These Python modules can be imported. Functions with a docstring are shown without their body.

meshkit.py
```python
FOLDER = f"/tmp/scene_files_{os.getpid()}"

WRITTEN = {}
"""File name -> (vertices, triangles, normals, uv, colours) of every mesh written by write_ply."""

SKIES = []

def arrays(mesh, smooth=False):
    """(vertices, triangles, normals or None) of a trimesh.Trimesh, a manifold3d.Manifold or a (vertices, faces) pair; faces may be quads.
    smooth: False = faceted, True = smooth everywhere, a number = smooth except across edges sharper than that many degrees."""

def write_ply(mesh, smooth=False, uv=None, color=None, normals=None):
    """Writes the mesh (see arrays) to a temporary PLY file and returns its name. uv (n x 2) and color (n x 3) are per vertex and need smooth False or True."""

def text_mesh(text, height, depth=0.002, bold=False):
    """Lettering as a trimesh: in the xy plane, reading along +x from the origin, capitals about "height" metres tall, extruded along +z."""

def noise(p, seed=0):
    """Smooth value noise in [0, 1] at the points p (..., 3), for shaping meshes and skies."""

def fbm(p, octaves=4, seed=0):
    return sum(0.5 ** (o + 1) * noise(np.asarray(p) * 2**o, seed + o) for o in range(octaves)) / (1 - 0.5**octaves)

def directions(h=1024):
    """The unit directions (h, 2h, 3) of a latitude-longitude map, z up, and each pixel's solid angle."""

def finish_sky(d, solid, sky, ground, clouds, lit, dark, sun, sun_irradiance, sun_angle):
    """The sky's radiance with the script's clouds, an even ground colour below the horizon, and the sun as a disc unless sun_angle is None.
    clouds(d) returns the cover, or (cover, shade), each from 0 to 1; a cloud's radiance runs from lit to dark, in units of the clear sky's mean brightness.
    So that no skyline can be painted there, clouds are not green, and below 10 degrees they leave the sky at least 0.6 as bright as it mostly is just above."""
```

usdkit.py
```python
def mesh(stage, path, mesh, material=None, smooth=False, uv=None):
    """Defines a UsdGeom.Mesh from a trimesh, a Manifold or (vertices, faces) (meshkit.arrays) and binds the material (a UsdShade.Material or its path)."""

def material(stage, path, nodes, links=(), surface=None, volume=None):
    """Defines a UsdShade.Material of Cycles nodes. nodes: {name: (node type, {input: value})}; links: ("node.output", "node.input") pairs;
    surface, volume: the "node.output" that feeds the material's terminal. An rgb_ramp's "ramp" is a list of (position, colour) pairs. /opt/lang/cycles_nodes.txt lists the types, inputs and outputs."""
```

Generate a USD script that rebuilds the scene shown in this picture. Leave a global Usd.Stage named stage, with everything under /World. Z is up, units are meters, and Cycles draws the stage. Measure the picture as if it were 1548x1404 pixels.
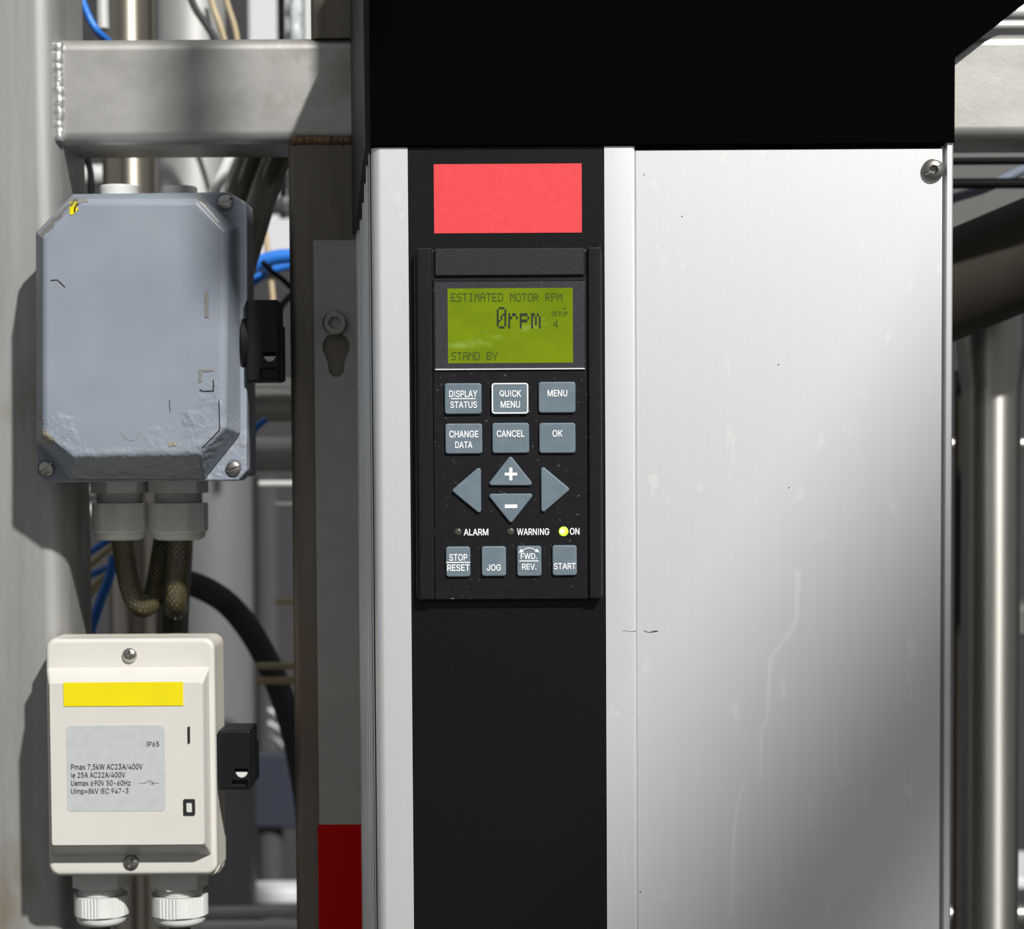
import math, random
import numpy as np
import trimesh
import manifold3d
import usdkit, meshkit
from manifold3d import Manifold
from shapely.geometry import Polygon, box as sbox, Point, LineString
from shapely.ops import unary_union
from shapely import affinity
from pxr import Usd, UsdGeom, UsdLux, UsdShade, Gf, Sdf

stage = Usd.Stage.CreateInMemory()
UsdGeom.SetStageUpAxis(stage, "Z")
UsdGeom.SetStageMetersPerUnit(stage, 1.0)
UsdGeom.Xform.Define(stage, "/World")
UsdGeom.Scope.Define(stage, "/World/Looks")
rng = random.Random(7)

# ------------------------------------------------------------------ camera
W, H = 1548, 1404
D = 1.0                        # camera to the drive's front plane
PITCH, ROLL = math.radians(2.9), math.radians(0.34)
PPX, PPY = 774.0, 850.0        # principal point (the lens is shifted upwards)
ZC = 0.0062
CAM = np.array([0.0, -D, ZC])
_f = np.array([0, math.cos(PITCH), -math.sin(PITCH)])
_r0 = np.array([1.0, 0, 0])
_u0 = np.array([0, math.sin(PITCH), math.cos(PITCH)])
RIGHT = _r0 * math.cos(ROLL) - _u0 * math.sin(ROLL)
UP = _u0 * math.cos(ROLL) + _r0 * math.sin(ROLL)
FPX = (np.array([0, D, -ZC]) @ _f) / 0.0003
cam = UsdGeom.Camera.Define(stage, "/World/camera")
cam.CreateHorizontalApertureAttr(36.0)
cam.CreateVerticalApertureAttr(36.0 * H / W)
cam.CreateFocalLengthAttr(FPX / W * 36.0)
cam.CreateVerticalApertureOffsetAttr((PPY - H / 2) / W * 36.0)
cam.CreateFStopAttr(10.0)
cam.CreateFocusDistanceAttr(1.04)
cam.CreateClippingRangeAttr(Gf.Vec2f(0.02, 100.0))
m4 = Gf.Matrix4d(*[float(x) for x in (*RIGHT, 0, *UP, 0, *(-_f), 0, *CAM, 1)])
cam.AddTransformOp().Set(m4)
EXPOSURE = 0.0
cam.CreateExposureAttr(EXPOSURE)

# ------------------------------------------------------------------ light: low sun from the upper right, dim hall
SUN_D = np.array([-0.55, 1.0, -0.95])
sun = UsdLux.DistantLight.Define(stage, "/World/sun")
sun.CreateAngleAttr(1.6)
sun.CreateIntensityAttr(1.26)
sun.CreateNormalizeAttr(True)
sun.CreateColorAttr(Gf.Vec3f(1.0, 0.98, 0.945))
_z = -SUN_D / np.linalg.norm(SUN_D)
_x = np.cross([0, 0, 1], _z); _x /= np.linalg.norm(_x)
_y = np.cross(_z, _x)
sun.AddTransformOp().Set(Gf.Matrix4d(*[float(v) for v in (*_x, 0, *_y, 0, *_z, 0, 0, 0, 0, 1)]))
dome = UsdLux.DomeLight.Define(stage, "/World/sky")
dome.CreateColorAttr(Gf.Vec3f(0.93, 0.97, 1.0))
dome.CreateIntensityAttr(0.078)


# ------------------------------------------------------------------ pixel to place (all things then get real sizes)
def P(px, py, y):
    d = _f + RIGHT * (px - PPX) / FPX - UP * (py - PPY) / FPX
    return CAM + d * ((y - CAM[1]) / d[1])


def X(px, y=0.0, py=702):
    return P(px, py, y)[0]


def Z(py, y=0.0, px=774):
    return P(px, py, y)[2]


def S(y):
    return 0.0003 * (y + D) / D


# ------------------------------------------------------------------ naming and grouping
taken, base_of = {}, {}


def numbered(parent, name):
    n = taken.get((parent, name), 0)
    taken[(parent, name)] = n + 1
    return name if n == 0 else f"{name}_{n:03d}"


def tag(prim, label=None, cat=None, group=None, kind=None):
    for k, v in (("label", label), ("category", cat), ("group", group), ("kind", kind)):
        if v:
            prim.SetCustomDataByKey(k, v)


def thing(name, label, cat, loc=(0, 0, 0), group=None, kind=None):
    path = "/World/" + numbered("/World", name)
    x = UsdGeom.Xform.Define(stage, path)
    x.AddTranslateOp().Set(Gf.Vec3d(*[float(v) for v in loc]))
    base_of[path] = np.array(loc, float)
    tag(x.GetPrim(), label, cat, group, kind)
    return path


def arr(m):
    if isinstance(m, (list,)):
        return trimesh.util.concatenate([arr(q) for q in m])
    if hasattr(m, "to_mesh"):
        q = m.to_mesh()
        return trimesh.Trimesh(np.array(q.vert_properties[:, :3], float), np.array(q.tri_verts), process=False)
    if isinstance(m, tuple):
        v, f = np.asarray(m[0], float), np.asarray(m[1], int)
        if f.shape[1] == 4:
            f = np.vstack([f[:, [0, 1, 2]], f[:, [0, 2, 3]]])
        return trimesh.Trimesh(v, f, process=False)
    return m


def obj(name, m, mat, parent="/World", smooth=30, uv=None, label=None, cat=None, group=None, kind=None):
    """ONE mesh prim (coordinates given in the world), a child of PARENT."""
    path = parent + "/" + numbered(parent, name)
    t = arr(m).copy()
    top = "/".join(path.split("/")[:3])
    if top in base_of:
        t.vertices = t.vertices - base_of[top]
    p = usdkit.mesh(stage, path, t, mat, smooth=(True if uv is not None and smooth else smooth), uv=uv).GetPrim()
    tag(p, label, cat, group, kind)
    return path


# ------------------------------------------------------------------ shapes
def hull(pts):
    return Manifold.hull_points(np.asarray(pts, float))


def rect(x0, x1, z0, z1, r=0.0, n=6):
    if r <= 0:
        return sbox(x0, z0, x1, z1)
    return sbox(x0 + r, z0 + r, x1 - r, z1 - r).buffer(r, quad_segs=n)


def ring_pts(poly, y):
    c = np.array(poly.exterior.coords)[:-1]
    return np.column_stack([c[:, 0], np.full(len(c), y), c[:, 1]])


def plate(poly, yf, yb, r=0.0, n=4, back_r=0.0):
    """Convex outline in XZ, front at yf, back at yb, front edge rounded by r."""
    pts = []
    if r <= 0:
        pts.append(ring_pts(poly, yf))
    for k in range(n + 1 if r > 0 else 0):
        t = math.pi / 2 * k / n
        q = poly.buffer(-r * (1 - math.sin(t)), join_style=2) if k < n else poly
        pts.append(ring_pts(q, yf + r * (1 - math.cos(t))))
    if back_r:
        pts += [ring_pts(poly, yb - back_r), ring_pts(poly.buffer(-back_r, join_style=2), yb)]
    else:
        pts.append(ring_pts(poly, yb))
    return hull(np.vstack(pts))


def box(x0, x1, y0, y1, z0, z1, r=0.0):
    if r <= 0:
        return Manifold.cube([x1 - x0, y1 - y0, z1 - z0]).translate([x0, y0, z0])
    s = trimesh.creation.icosphere(2, r).vertices
    c = [(a, b, d) for a in (x0 + r, x1 - r) for b in (y0 + r, y1 - r) for d in (z0 + r, z1 - r)]
    return hull(np.vstack([s + np.array(q) for q in c]))


def sheet(poly, yf, depth):
    """Any outline in XZ (holes allowed), extruded from yf back by depth."""
    geoms = getattr(poly, "geoms", [poly])
    out = []
    for g in geoms:
        t = trimesh.creation.extrude_polygon(g, depth, engine="earcut")
        v = t.vertices
        out.append(trimesh.Trimesh(np.column_stack([v[:, 0], yf + depth - v[:, 2], v[:, 1]]), t.faces, process=False))
    t = trimesh.util.concatenate(out)
    t.fix_normals()
    return t


def column(poly_xy, z0, z1):
    """Outline in XY extruded upwards."""
    t = trimesh.creation.extrude_polygon(poly_xy, z1 - z0, engine="earcut")
    t.apply_translation([0, 0, z0])
    return t


def square_tube(axis, a0, a1, u0, u1, w0, w1, r):
    """A solid-ended square tube with rounded corners along axis 'x' or 'z'."""
    p = sbox(u0 + r, w0 + r, u1 - r, w1 - r).buffer(r, quad_segs=8)
    t = trimesh.creation.extrude_polygon(p, a1 - a0, engine="earcut")
    v = t.vertices
    if axis == "z":
        v = np.column_stack([v[:, 0], v[:, 1], v[:, 2] + a0])
    else:                                   # u = y, w = z
        v = np.column_stack([v[:, 2] + a0, v[:, 0], v[:, 1]])
    return trimesh.Trimesh(v, t.faces, process=False)


def lathe(profile, at, axis="z", n=48):
    """profile: (radius, height) from one end to the other; axis z up, y towards the back, x to the right."""
    t = trimesh.creation.revolve(np.array(profile, float), sections=n)
    v = t.vertices
    if axis == "y":
        v = np.column_stack([v[:, 0], v[:, 2], -v[:, 1]])
    elif axis == "x":
        v = np.column_stack([v[:, 2], v[:, 1], -v[:, 0]])
    t = trimesh.Trimesh(v + np.array(at, float), t.faces, process=False)
    t.fix_normals()
    return t


def spline(pts, n=12):
    p = np.asarray(pts, float)
    if len(p) == 2:
        return np.linspace(p[0], p[1], 3)
    q = np.vstack([2 * p[0] - p[1], p, 2 * p[-1] - p[-2]])
    out = []
    for i in range(1, len(q) - 2):
        for t in np.linspace(0, 1, n, endpoint=False):
            a, b, c, d = q[i - 1], q[i], q[i + 1], q[i + 2]
            out.append(0.5 * (2 * b + (c - a) * t + (2 * a - 5 * b + 4 * c - d) * t * t + (3 * b - a - 3 * c + d) * t ** 3))
    out.append(p[-1])
    return np.array(out)


def tube(path, r, sides=20, caps=True):
    """Swept round tube; returns mesh and uv (u: metres along, v: turn). The radius may vary along the path."""
    p = np.asarray(path, float)
    rr = np.broadcast_to(np.asarray(r, float), (len(p),))
    t = np.gradient(p, axis=0)
    t /= np.linalg.norm(t, axis=1, keepdims=True)
    a = np.cross(t[0], [0, 1.0, 0.013]); a /= np.linalg.norm(a)
    A = []
    for k in range(len(p)):
        a = a - t[k] * (a @ t[k]); a /= np.linalg.norm(a)
        A.append(a)
    A = np.array(A); B = np.cross(t, A)
    ang = np.linspace(0, 2 * np.pi, sides + 1)
    v = p[:, None] + rr[:, None, None] * (np.cos(ang)[None, :, None] * A[:, None] + np.sin(ang)[None, :, None] * B[:, None])
    L = np.concatenate([[0], np.cumsum(np.linalg.norm(np.diff(p, axis=0), axis=1))])
    uv = np.stack(np.broadcast_arrays(L[:, None], (ang / (2 * np.pi))[None]), -1).reshape(-1, 2)
    s1 = sides + 1
    i, j = np.meshgrid(np.arange(len(p) - 1), np.arange(sides), indexing="ij")
    q = np.stack([i * s1 + j, i * s1 + j + 1, (i + 1) * s1 + j + 1, (i + 1) * s1 + j], -1).reshape(-1, 4)
    f = np.vstack([q[:, [0, 1, 2]], q[:, [0, 2, 3]]])
    v = v.reshape(-1, 3)
    if caps:
        n = len(v)
        v = np.vstack([v, p[0], p[-1]]); uv = np.vstack([uv, uv[0], uv[-1]])
        k = np.arange(sides); e = (len(p) - 1) * s1
        f = np.vstack([f, np.column_stack([k + 1, k, np.full(sides, n)]), np.column_stack([e + k, e + k + 1, np.full(sides, n + 1)])])
    m = trimesh.Trimesh(v, f, process=False)
    if m.volume < 0:
        m.faces = m.faces[:, ::-1]
    return m, uv


def text(s, x0, x1, zb, cap, y, bold=True, depth=0.00025):
    """Lettering on a plane facing the camera: from x0 to x1, baseline zb, capitals cap tall, standing on plane y."""
    t = meshkit.text_mesh(s.replace("I", "|"), cap, depth=depth, bold=bold)   # a plain upright for the serifed capital I
    parts = []
    for q in t.split(only_watertight=False):
        z = q.vertices[:, 1]
        if z.min() < -0.1 * cap and z.max() > 1.04 * cap:
            q.vertices[:, 1] = (z - z.min()) / (z.max() - z.min()) * cap
        parts.append(q)
    t = trimesh.util.concatenate(parts)
    v = t.vertices
    b0, b1 = v[:, 0].min(), v[:, 0].max()
    vx = x0 + (v[:, 0] - b0) * (x1 - x0) / (b1 - b0)
    m = trimesh.Trimesh(np.column_stack([vx, y - v[:, 2], zb + v[:, 1]]), t.faces, process=False)
    m.fix_normals()
    return m


def ptext(s, px0, px1, py0, py1, y, bold=True):
    """The same by pixel box of its capitals."""
    zb, zt = Z(py1, y, (px0 + px1) / 2), Z(py0, y, (px0 + px1) / 2)
    pm = (py0 + py1) / 2
    return text(s, P(px0, pm, y)[0], P(px1, pm, y)[0], zb, zt - zb, y, bold)


def prect(px0, py0, px1, py1, y, r=0.0, n=6):
    pmx, pmy = (px0 + px1) / 2, (py0 + py1) / 2
    return rect(P(px0, pmy, y)[0], P(px1, pmy, y)[0], P(pmx, py1, y)[2], P(pmx, py0, y)[2], r, n)


def ppoly(pts, y):
    return Polygon([tuple(P(a, b, y)[[0, 2]]) for a, b in pts])


# ------------------------------------------------------------------ materials
def look(name, c1, c2=None, scale=40.0, stretch=(1, 1, 1), rough=0.5, metal=0.0, bump=0.0, bscale=600.0, bstretch=(1, 1, 1), spec=0.5,
         c3=None, s3=8.0, cut3=(0.55, 0.7), rough2=None, aniso=0.0, extra=None, detail=4.0, stretch3=(1, 1, 1)):
    path = "/World/Looks/" + name
    n = {"p": ("principled_bsdf", {"base_color": c1, "roughness": rough, "metallic": metal, "specular_ior_level": spec, "anisotropic": aniso, **(extra or {})})}
    l = []
    if c2 is not None or bump or c3 is not None or rough2 is not None:
        n["g"] = ("geometry", {})
    if c2 is not None or rough2 is not None:
        n["m"] = ("mapping", {"scale": stretch})
        n["n"] = ("noise_texture", {"scale": scale, "detail": detail, "roughness": 0.6})
        l += [("g.position", "m.vector"), ("m.vector", "n.vector")]
    last = None
    if c2 is not None:
        n["r"] = ("rgb_ramp", {"ramp": [(0.28, c1), (0.72, c2)]})
        l += [("n.fac", "r.fac")]
        last = "r.color"
    if c3 is not None:
        n["m3"] = ("mapping", {"scale": stretch3})
        n["n3"] = ("noise_texture", {"scale": s3, "detail": 5.0, "roughness": 0.65})
        n["k3"] = ("map_range", {"from_min": cut3[0], "from_max": cut3[1], "to_min": 0.0, "to_max": 1.0, "clamp": True})
        n["x3"] = ("mix_color", {"a": c1, "b": c3})
        l += [("g.position", "m3.vector"), ("m3.vector", "n3.vector"), ("n3.fac", "k3.value"), ("k3.result", "x3.fac")]
        if last:
            l.append((last, "x3.a"))
        last = "x3.result"
    if last:
        l.append((last, "p.base_color"))
    if rough2 is not None:
        n["rr"] = ("map_range", {"from_min": 0.3, "from_max": 0.7, "to_min": rough, "to_max": rough2, "clamp": True})
        l += [("n.fac", "rr.value"), ("rr.result", "p.roughness")]
    if bump:
        n["bm"] = ("mapping", {"scale": bstretch})
        n["bn"] = ("noise_texture", {"scale": bscale, "detail": 3.0})
        n["b"] = ("bump", {"strength": 1.0, "distance": bump})
        l += [("g.position", "bm.vector"), ("bm.vector", "bn.vector"), ("bn.fac", "b.height"), ("b.normal", "p.normal")]
    return usdkit.material(stage, path, n, l, surface="p.BSDF")


def brushed(name, c1, c2, axis, rough=0.42, aniso=0.75):
    """Polished tube with marks around its girth: the highlight is drawn out along the axis."""
    return usdkit.material(stage, "/World/Looks/" + name, {
        "g": ("geometry", {}), "m": ("mapping", {"scale": (3, 3, 0.3) if axis == "z" else (0.3, 3, 3)}),
        "n": ("noise_texture", {"scale": 30.0, "detail": 4.0}), "r": ("rgb_ramp", {"ramp": [(0.3, c1), (0.7, c2)]}),
        "t": ("combine_xyz", {"x": 0.0 if axis == "z" else 1.0, "y": 0.0, "z": 1.0 if axis == "z" else 0.0}),
        "p": ("principled_bsdf", {"metallic": 1.0, "roughness": rough, "anisotropic": aniso}),
    }, [("g.position", "m.vector"), ("m.vector", "n.vector"), ("n.fac", "r.fac"), ("r.color", "p.base_color"), ("t.vector", "p.tangent")], surface="p.BSDF")


def srgb(r, g, b):
    return tuple((x / 255 / 12.92 if x < 10.3 else ((x / 255 + 0.055) / 1.055) ** 2.4) for x in (r, g, b))


M = {}
M["post_steel"] = look("post_steel", (0.33, 0.33, 0.318), (0.44, 0.44, 0.425), scale=18, stretch=(5, 5, 0.35), rough=0.50, metal=0.6,
                       c3=(0.24, 0.195, 0.125), s3=5.5, cut3=(0.53, 0.68), stretch3=(1.6, 1.6, 0.7), bump=0.00004, bscale=300, bstretch=(3, 3, 0.3))
M["beam_steel"] = look("beam_steel", (0.42, 0.41, 0.385), (0.60, 0.585, 0.555), scale=26, stretch=(1, 1, 1.4), rough=0.45, metal=0.72,
                       c3=(0.27, 0.22, 0.15), s3=9.0, cut3=(0.55, 0.72), bump=0.00004, bscale=420)
M["upright_steel"] = look("upright_steel", (0.16, 0.138, 0.112), (0.22, 0.193, 0.157), scale=24, stretch=(4, 4, 0.4), rough=0.5, metal=0.6,
                          c3=(0.20, 0.14, 0.09), s3=10, cut3=(0.55, 0.75))
M["weld"] = look("weld", (0.72, 0.72, 0.70), (0.5, 0.5, 0.48), scale=160, rough=0.42, metal=0.8, bump=0.0008, bscale=220)
M["burnt_weld"] = look("burnt_weld", (0.30, 0.17, 0.08), (0.10, 0.07, 0.05), scale=200, rough=0.4, metal=0.6, bump=0.0005, bscale=300)
M["alu"] = look("alu", (0.82, 0.83, 0.835), (0.84, 0.85, 0.855), scale=60, stretch=(12, 12, 0.15), rough=0.44, metal=0.72, bump=0.000008, bscale=2600, c3=(0.92, 0.92, 0.92), s3=85, cut3=(0.62, 0.70), stretch3=(1, 1, 0.45))
M["alu_side"] = look("alu_side", (0.66, 0.67, 0.65), rough=0.42, metal=0.6)
M["flange"] = look("flange", (0.36, 0.36, 0.335), (0.41, 0.41, 0.385), scale=90, rough=0.5, metal=0.3, c3=(0.3, 0.3, 0.28), s3=230, cut3=(0.70, 0.76))
M["face_black"] = look("face_black", (0.0012, 0.0012, 0.0016), (0.002, 0.002, 0.0026), scale=900, rough=0.40, spec=0.32, bump=0.00006, bscale=1700)
M["hood_black"] = look("hood_black", (0.0012, 0.0012, 0.0016), rough=0.22, spec=0.04)
M["hood_side"] = look("hood_side", (0.020, 0.020, 0.022), (0.035, 0.035, 0.035), scale=300, rough=0.5, spec=0.5, bump=0.00008, bscale=900)
M["pad_black"] = look("pad_black", (0.005, 0.005, 0.006), (0.009, 0.009, 0.011), scale=500, rough=0.42, spec=0.3, bump=0.00003, bscale=2500)
M["pad_front"] = look("pad_front", (0.005, 0.005, 0.0065), (0.009, 0.009, 0.011), scale=200, rough=0.45, spec=0.25,
                      c3=(0.20, 0.20, 0.20), s3=520, cut3=(0.66, 0.72))
M["pad_text_black"] = look("pad_text_black", (0.007, 0.007, 0.008), (0.015, 0.015, 0.017), scale=1400, rough=0.55, spec=0.4, bump=0.0002, bscale=1800)
M["bezel"] = look("bezel", (0.022, 0.022, 0.028), (0.040, 0.040, 0.047), scale=900, rough=0.45, spec=0.35)
M["lcd"] = look("lcd", srgb(92, 112, 0), srgb(116, 134, 2), scale=38, stretch=(1, 1, 1.4), rough=0.25, spec=0.4,
                c3=srgb(126, 150, 58), s3=70, cut3=(0.56, 0.72), stretch3=(0.7, 1, 2.0),
                extra={"emission_color": srgb(150, 200, 10), "emission_strength": 0.05})
M["lcd_ink"] = look("lcd_ink", srgb(62, 78, 14), rough=0.4)
M["lcd_ink_dark"] = look("lcd_ink_dark", srgb(34, 48, 30), rough=0.4)
M["silver_line"] = look("silver_line", (0.85, 0.85, 0.85), rough=0.35, metal=0.3)
M["button"] = look("button", srgb(97, 112, 122), srgb(109, 124, 134), scale=160, rough=0.5, spec=0.35)
M["ink_white"] = look("ink_white", (0.80, 0.82, 0.83), rough=0.5)
M["led_off"] = look("led_off", (0.06, 0.055, 0.045), rough=0.3)
M["led_on"] = look("led_on", (0.3, 0.9, 0.05), rough=0.3, extra={"emission_color": (0.42, 1.0, 0.02), "emission_strength": 1.6})
M["led_core"] = look("led_core", (0.9, 1, 0.5), rough=0.3, extra={"emission_color": (0.9, 1.0, 0.35), "emission_strength": 2.6})
M["led_band"] = look("led_band", (0.006, 0.006, 0.007), rough=0.3)
M["red_label"] = look("red_label", srgb(222, 56, 60), srgb(228, 66, 70), scale=300, rough=0.5, spec=0.6, bump=0.00006, bscale=1800)
M["red_sticker"] = look("red_sticker", (0.55, 0.002, 0.003), rough=0.6, spec=0.1)
M["yellow"] = look("yellow", (0.76, 0.65, 0.0), (0.71, 0.60, 0.0), scale=60, rough=0.45)
M["rating_label"] = look("rating_label", (0.56, 0.58, 0.60), (0.63, 0.65, 0.66), scale=240, rough=0.4, metal=0.3)
M["ink_black"] = look("ink_black", (0.015, 0.015, 0.015), rough=0.5)
M["cream"] = look("cream", (0.575, 0.56, 0.515), (0.605, 0.59, 0.545), scale=30, rough=0.38, spec=0.45,
                  c3=(0.50, 0.45, 0.36), s3=420, cut3=(0.735, 0.78))
M["cream_side"] = look("cream_side", (0.62, 0.59, 0.51), rough=0.45)
M["gland"] = look("gland", (0.58, 0.60, 0.57), (0.65, 0.67, 0.64), scale=90, rough=0.45, spec=0.4)
M["plug"] = look("plug", (0.62, 0.63, 0.60), rough=0.5)
M["knob_black"] = look("knob_black", (0.005, 0.005, 0.006), rough=0.4, spec=0.35)
M["screw"] = look("screw", (0.55, 0.54, 0.50), (0.42, 0.41, 0.37), scale=500, rough=0.32, metal=1.0)
M["screw_dull"] = look("screw_dull", (0.34, 0.33, 0.30), (0.24, 0.23, 0.21), scale=500, rough=0.42, metal=0.9)
M["dark_hole"] = look("dark_hole", (0.008, 0.008, 0.008), rough=0.7)
M["chip_grey"] = look("chip_grey", (0.16, 0.16, 0.15), (0.24, 0.235, 0.22), scale=500, rough=0.7, bump=0.0003, bscale=700)
M["chip_beige"] = look("chip_beige", (0.40, 0.36, 0.27), (0.20, 0.19, 0.17), scale=420, rough=0.7, bump=0.0006, bscale=600)
M["pipe_steel"] = brushed("pipe_steel", (0.40, 0.385, 0.355), (0.48, 0.465, 0.435), "z")
M["pipe_steel_flat"] = brushed("pipe_steel_flat", (0.50, 0.49, 0.46), (0.58, 0.57, 0.54), "x")
M["pipe_bronze"] = brushed("pipe_bronze", (0.52, 0.47, 0.39), (0.60, 0.55, 0.46), "z")
M["pipe_dull"] = look("pipe_dull", (0.50, 0.50, 0.485), (0.60, 0.60, 0.585), scale=14, stretch=(3, 3, 0.3), rough=0.5, metal=0.6)
M["vessel_grey"] = look("vessel_grey", (0.15, 0.155, 0.16), (0.20, 0.205, 0.21), scale=9, stretch=(3, 3, 0.3), rough=0.45, metal=0.2)
M["pipe_pale"] = look("pipe_pale", (0.70, 0.70, 0.68), rough=0.4, metal=0.3)
M["pipe_brown"] = look("pipe_brown", (0.040, 0.035, 0.027), (0.058, 0.050, 0.040), scale=20, rough=0.55, metal=0.4, spec=0.3, c3=(0.09, 0.045, 0.018), s3=14, cut3=(0.66, 0.8))  # base darkened to stand in for shade on the slanting tube
M["white_panel"] = look("white_panel", (0.62, 0.62, 0.65), rough=0.6, spec=0.2)
M["grey_panel"] = look("grey_panel", (0.11, 0.11, 0.105), rough=0.6)
M["navy"] = look("navy", (0.022, 0.027, 0.042), rough=0.5)
M["wall"] = look("wall", (0.026, 0.025, 0.028), (0.038, 0.036, 0.039), scale=5, rough=0.8)
M["floor"] = look("floor", (0.035, 0.033, 0.03), (0.05, 0.047, 0.043), scale=6, rough=0.8)
M["blue"] = look("blue", (0.02, 0.16, 0.62), (0.025, 0.20, 0.70), scale=40, rough=0.4)
M["beige"] = look("beige", (0.52, 0.42, 0.26), rough=0.5)
M["black_rubber"] = look("black_rubber", (0.006, 0.006, 0.007), rough=0.7, spec=0.15)
M["dark_rubber"] = look("dark_rubber", (0.06, 0.06, 0.062), rough=0.7, spec=0.2)
M["clear_wrap"] = look("clear_wrap", (0.66, 0.69, 0.70), (0.40, 0.44, 0.45), scale=120, rough=0.3, bump=0.002, bscale=160)
M["wire_grey"] = look("wire_grey", (0.40, 0.41, 0.43), rough=0.4)
M["blue_grey"] = look("blue_grey", (0.20, 0.23, 0.30), rough=0.25, spec=0.7)

# blistered grey paint on the upper box: real relief, stronger towards its lower edge where the paint has lifted
M["grey_paint"] = usdkit.material(stage, "/World/Looks/grey_paint", {
    "g": ("geometry", {}),
    "n": ("noise_texture", {"scale": 30.0, "detail": 5.0}),
    "r": ("rgb_ramp", {"ramp": [(0.3, (0.225, 0.257, 0.307)), (0.7, (0.265, 0.297, 0.347))]}),
    "sx": ("separate_xyz", {}),
    "mz": ("map_range", {"from_min": Z(560, 0.12), "from_max": Z(720, 0.12), "to_min": -0.75, "to_max": 0.75}),
    "ln": ("noise_texture", {"scale": 34.0, "detail": 4.0, "roughness": 0.65}),
    "ls": ("map_range", {"from_min": 0.3, "from_max": 0.7, "to_min": -0.5, "to_max": 0.6}),
    "ad": ("math", {"math_type": "add", "use_clamp": True}),
    "bn": ("noise_texture", {"scale": 150.0, "detail": 3.0, "roughness": 0.5}),
    "bm": ("math", {"math_type": "multiply"}),
    "b": ("bump", {"strength": 1.0, "distance": 0.0024}),
    "p": ("principled_bsdf", {"roughness": 0.42, "specular_ior_level": 0.45}),
}, [("g.position", "n.vector"), ("n.fac", "r.fac"), ("r.color", "p.base_color"), ("g.position", "sx.vector"), ("sx.z", "mz.value"), ("g.position", "ln.vector"), ("ln.fac", "ls.value"),
    ("mz.result", "ad.value1"), ("ls.result", "ad.value2"), ("g.position", "bn.vector"), ("bn.fac", "bm.value1"), ("ad.value", "bm.value2"), ("bm.value", "b.height"), ("b.normal", "p.normal")], surface="p.BSDF")


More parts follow.
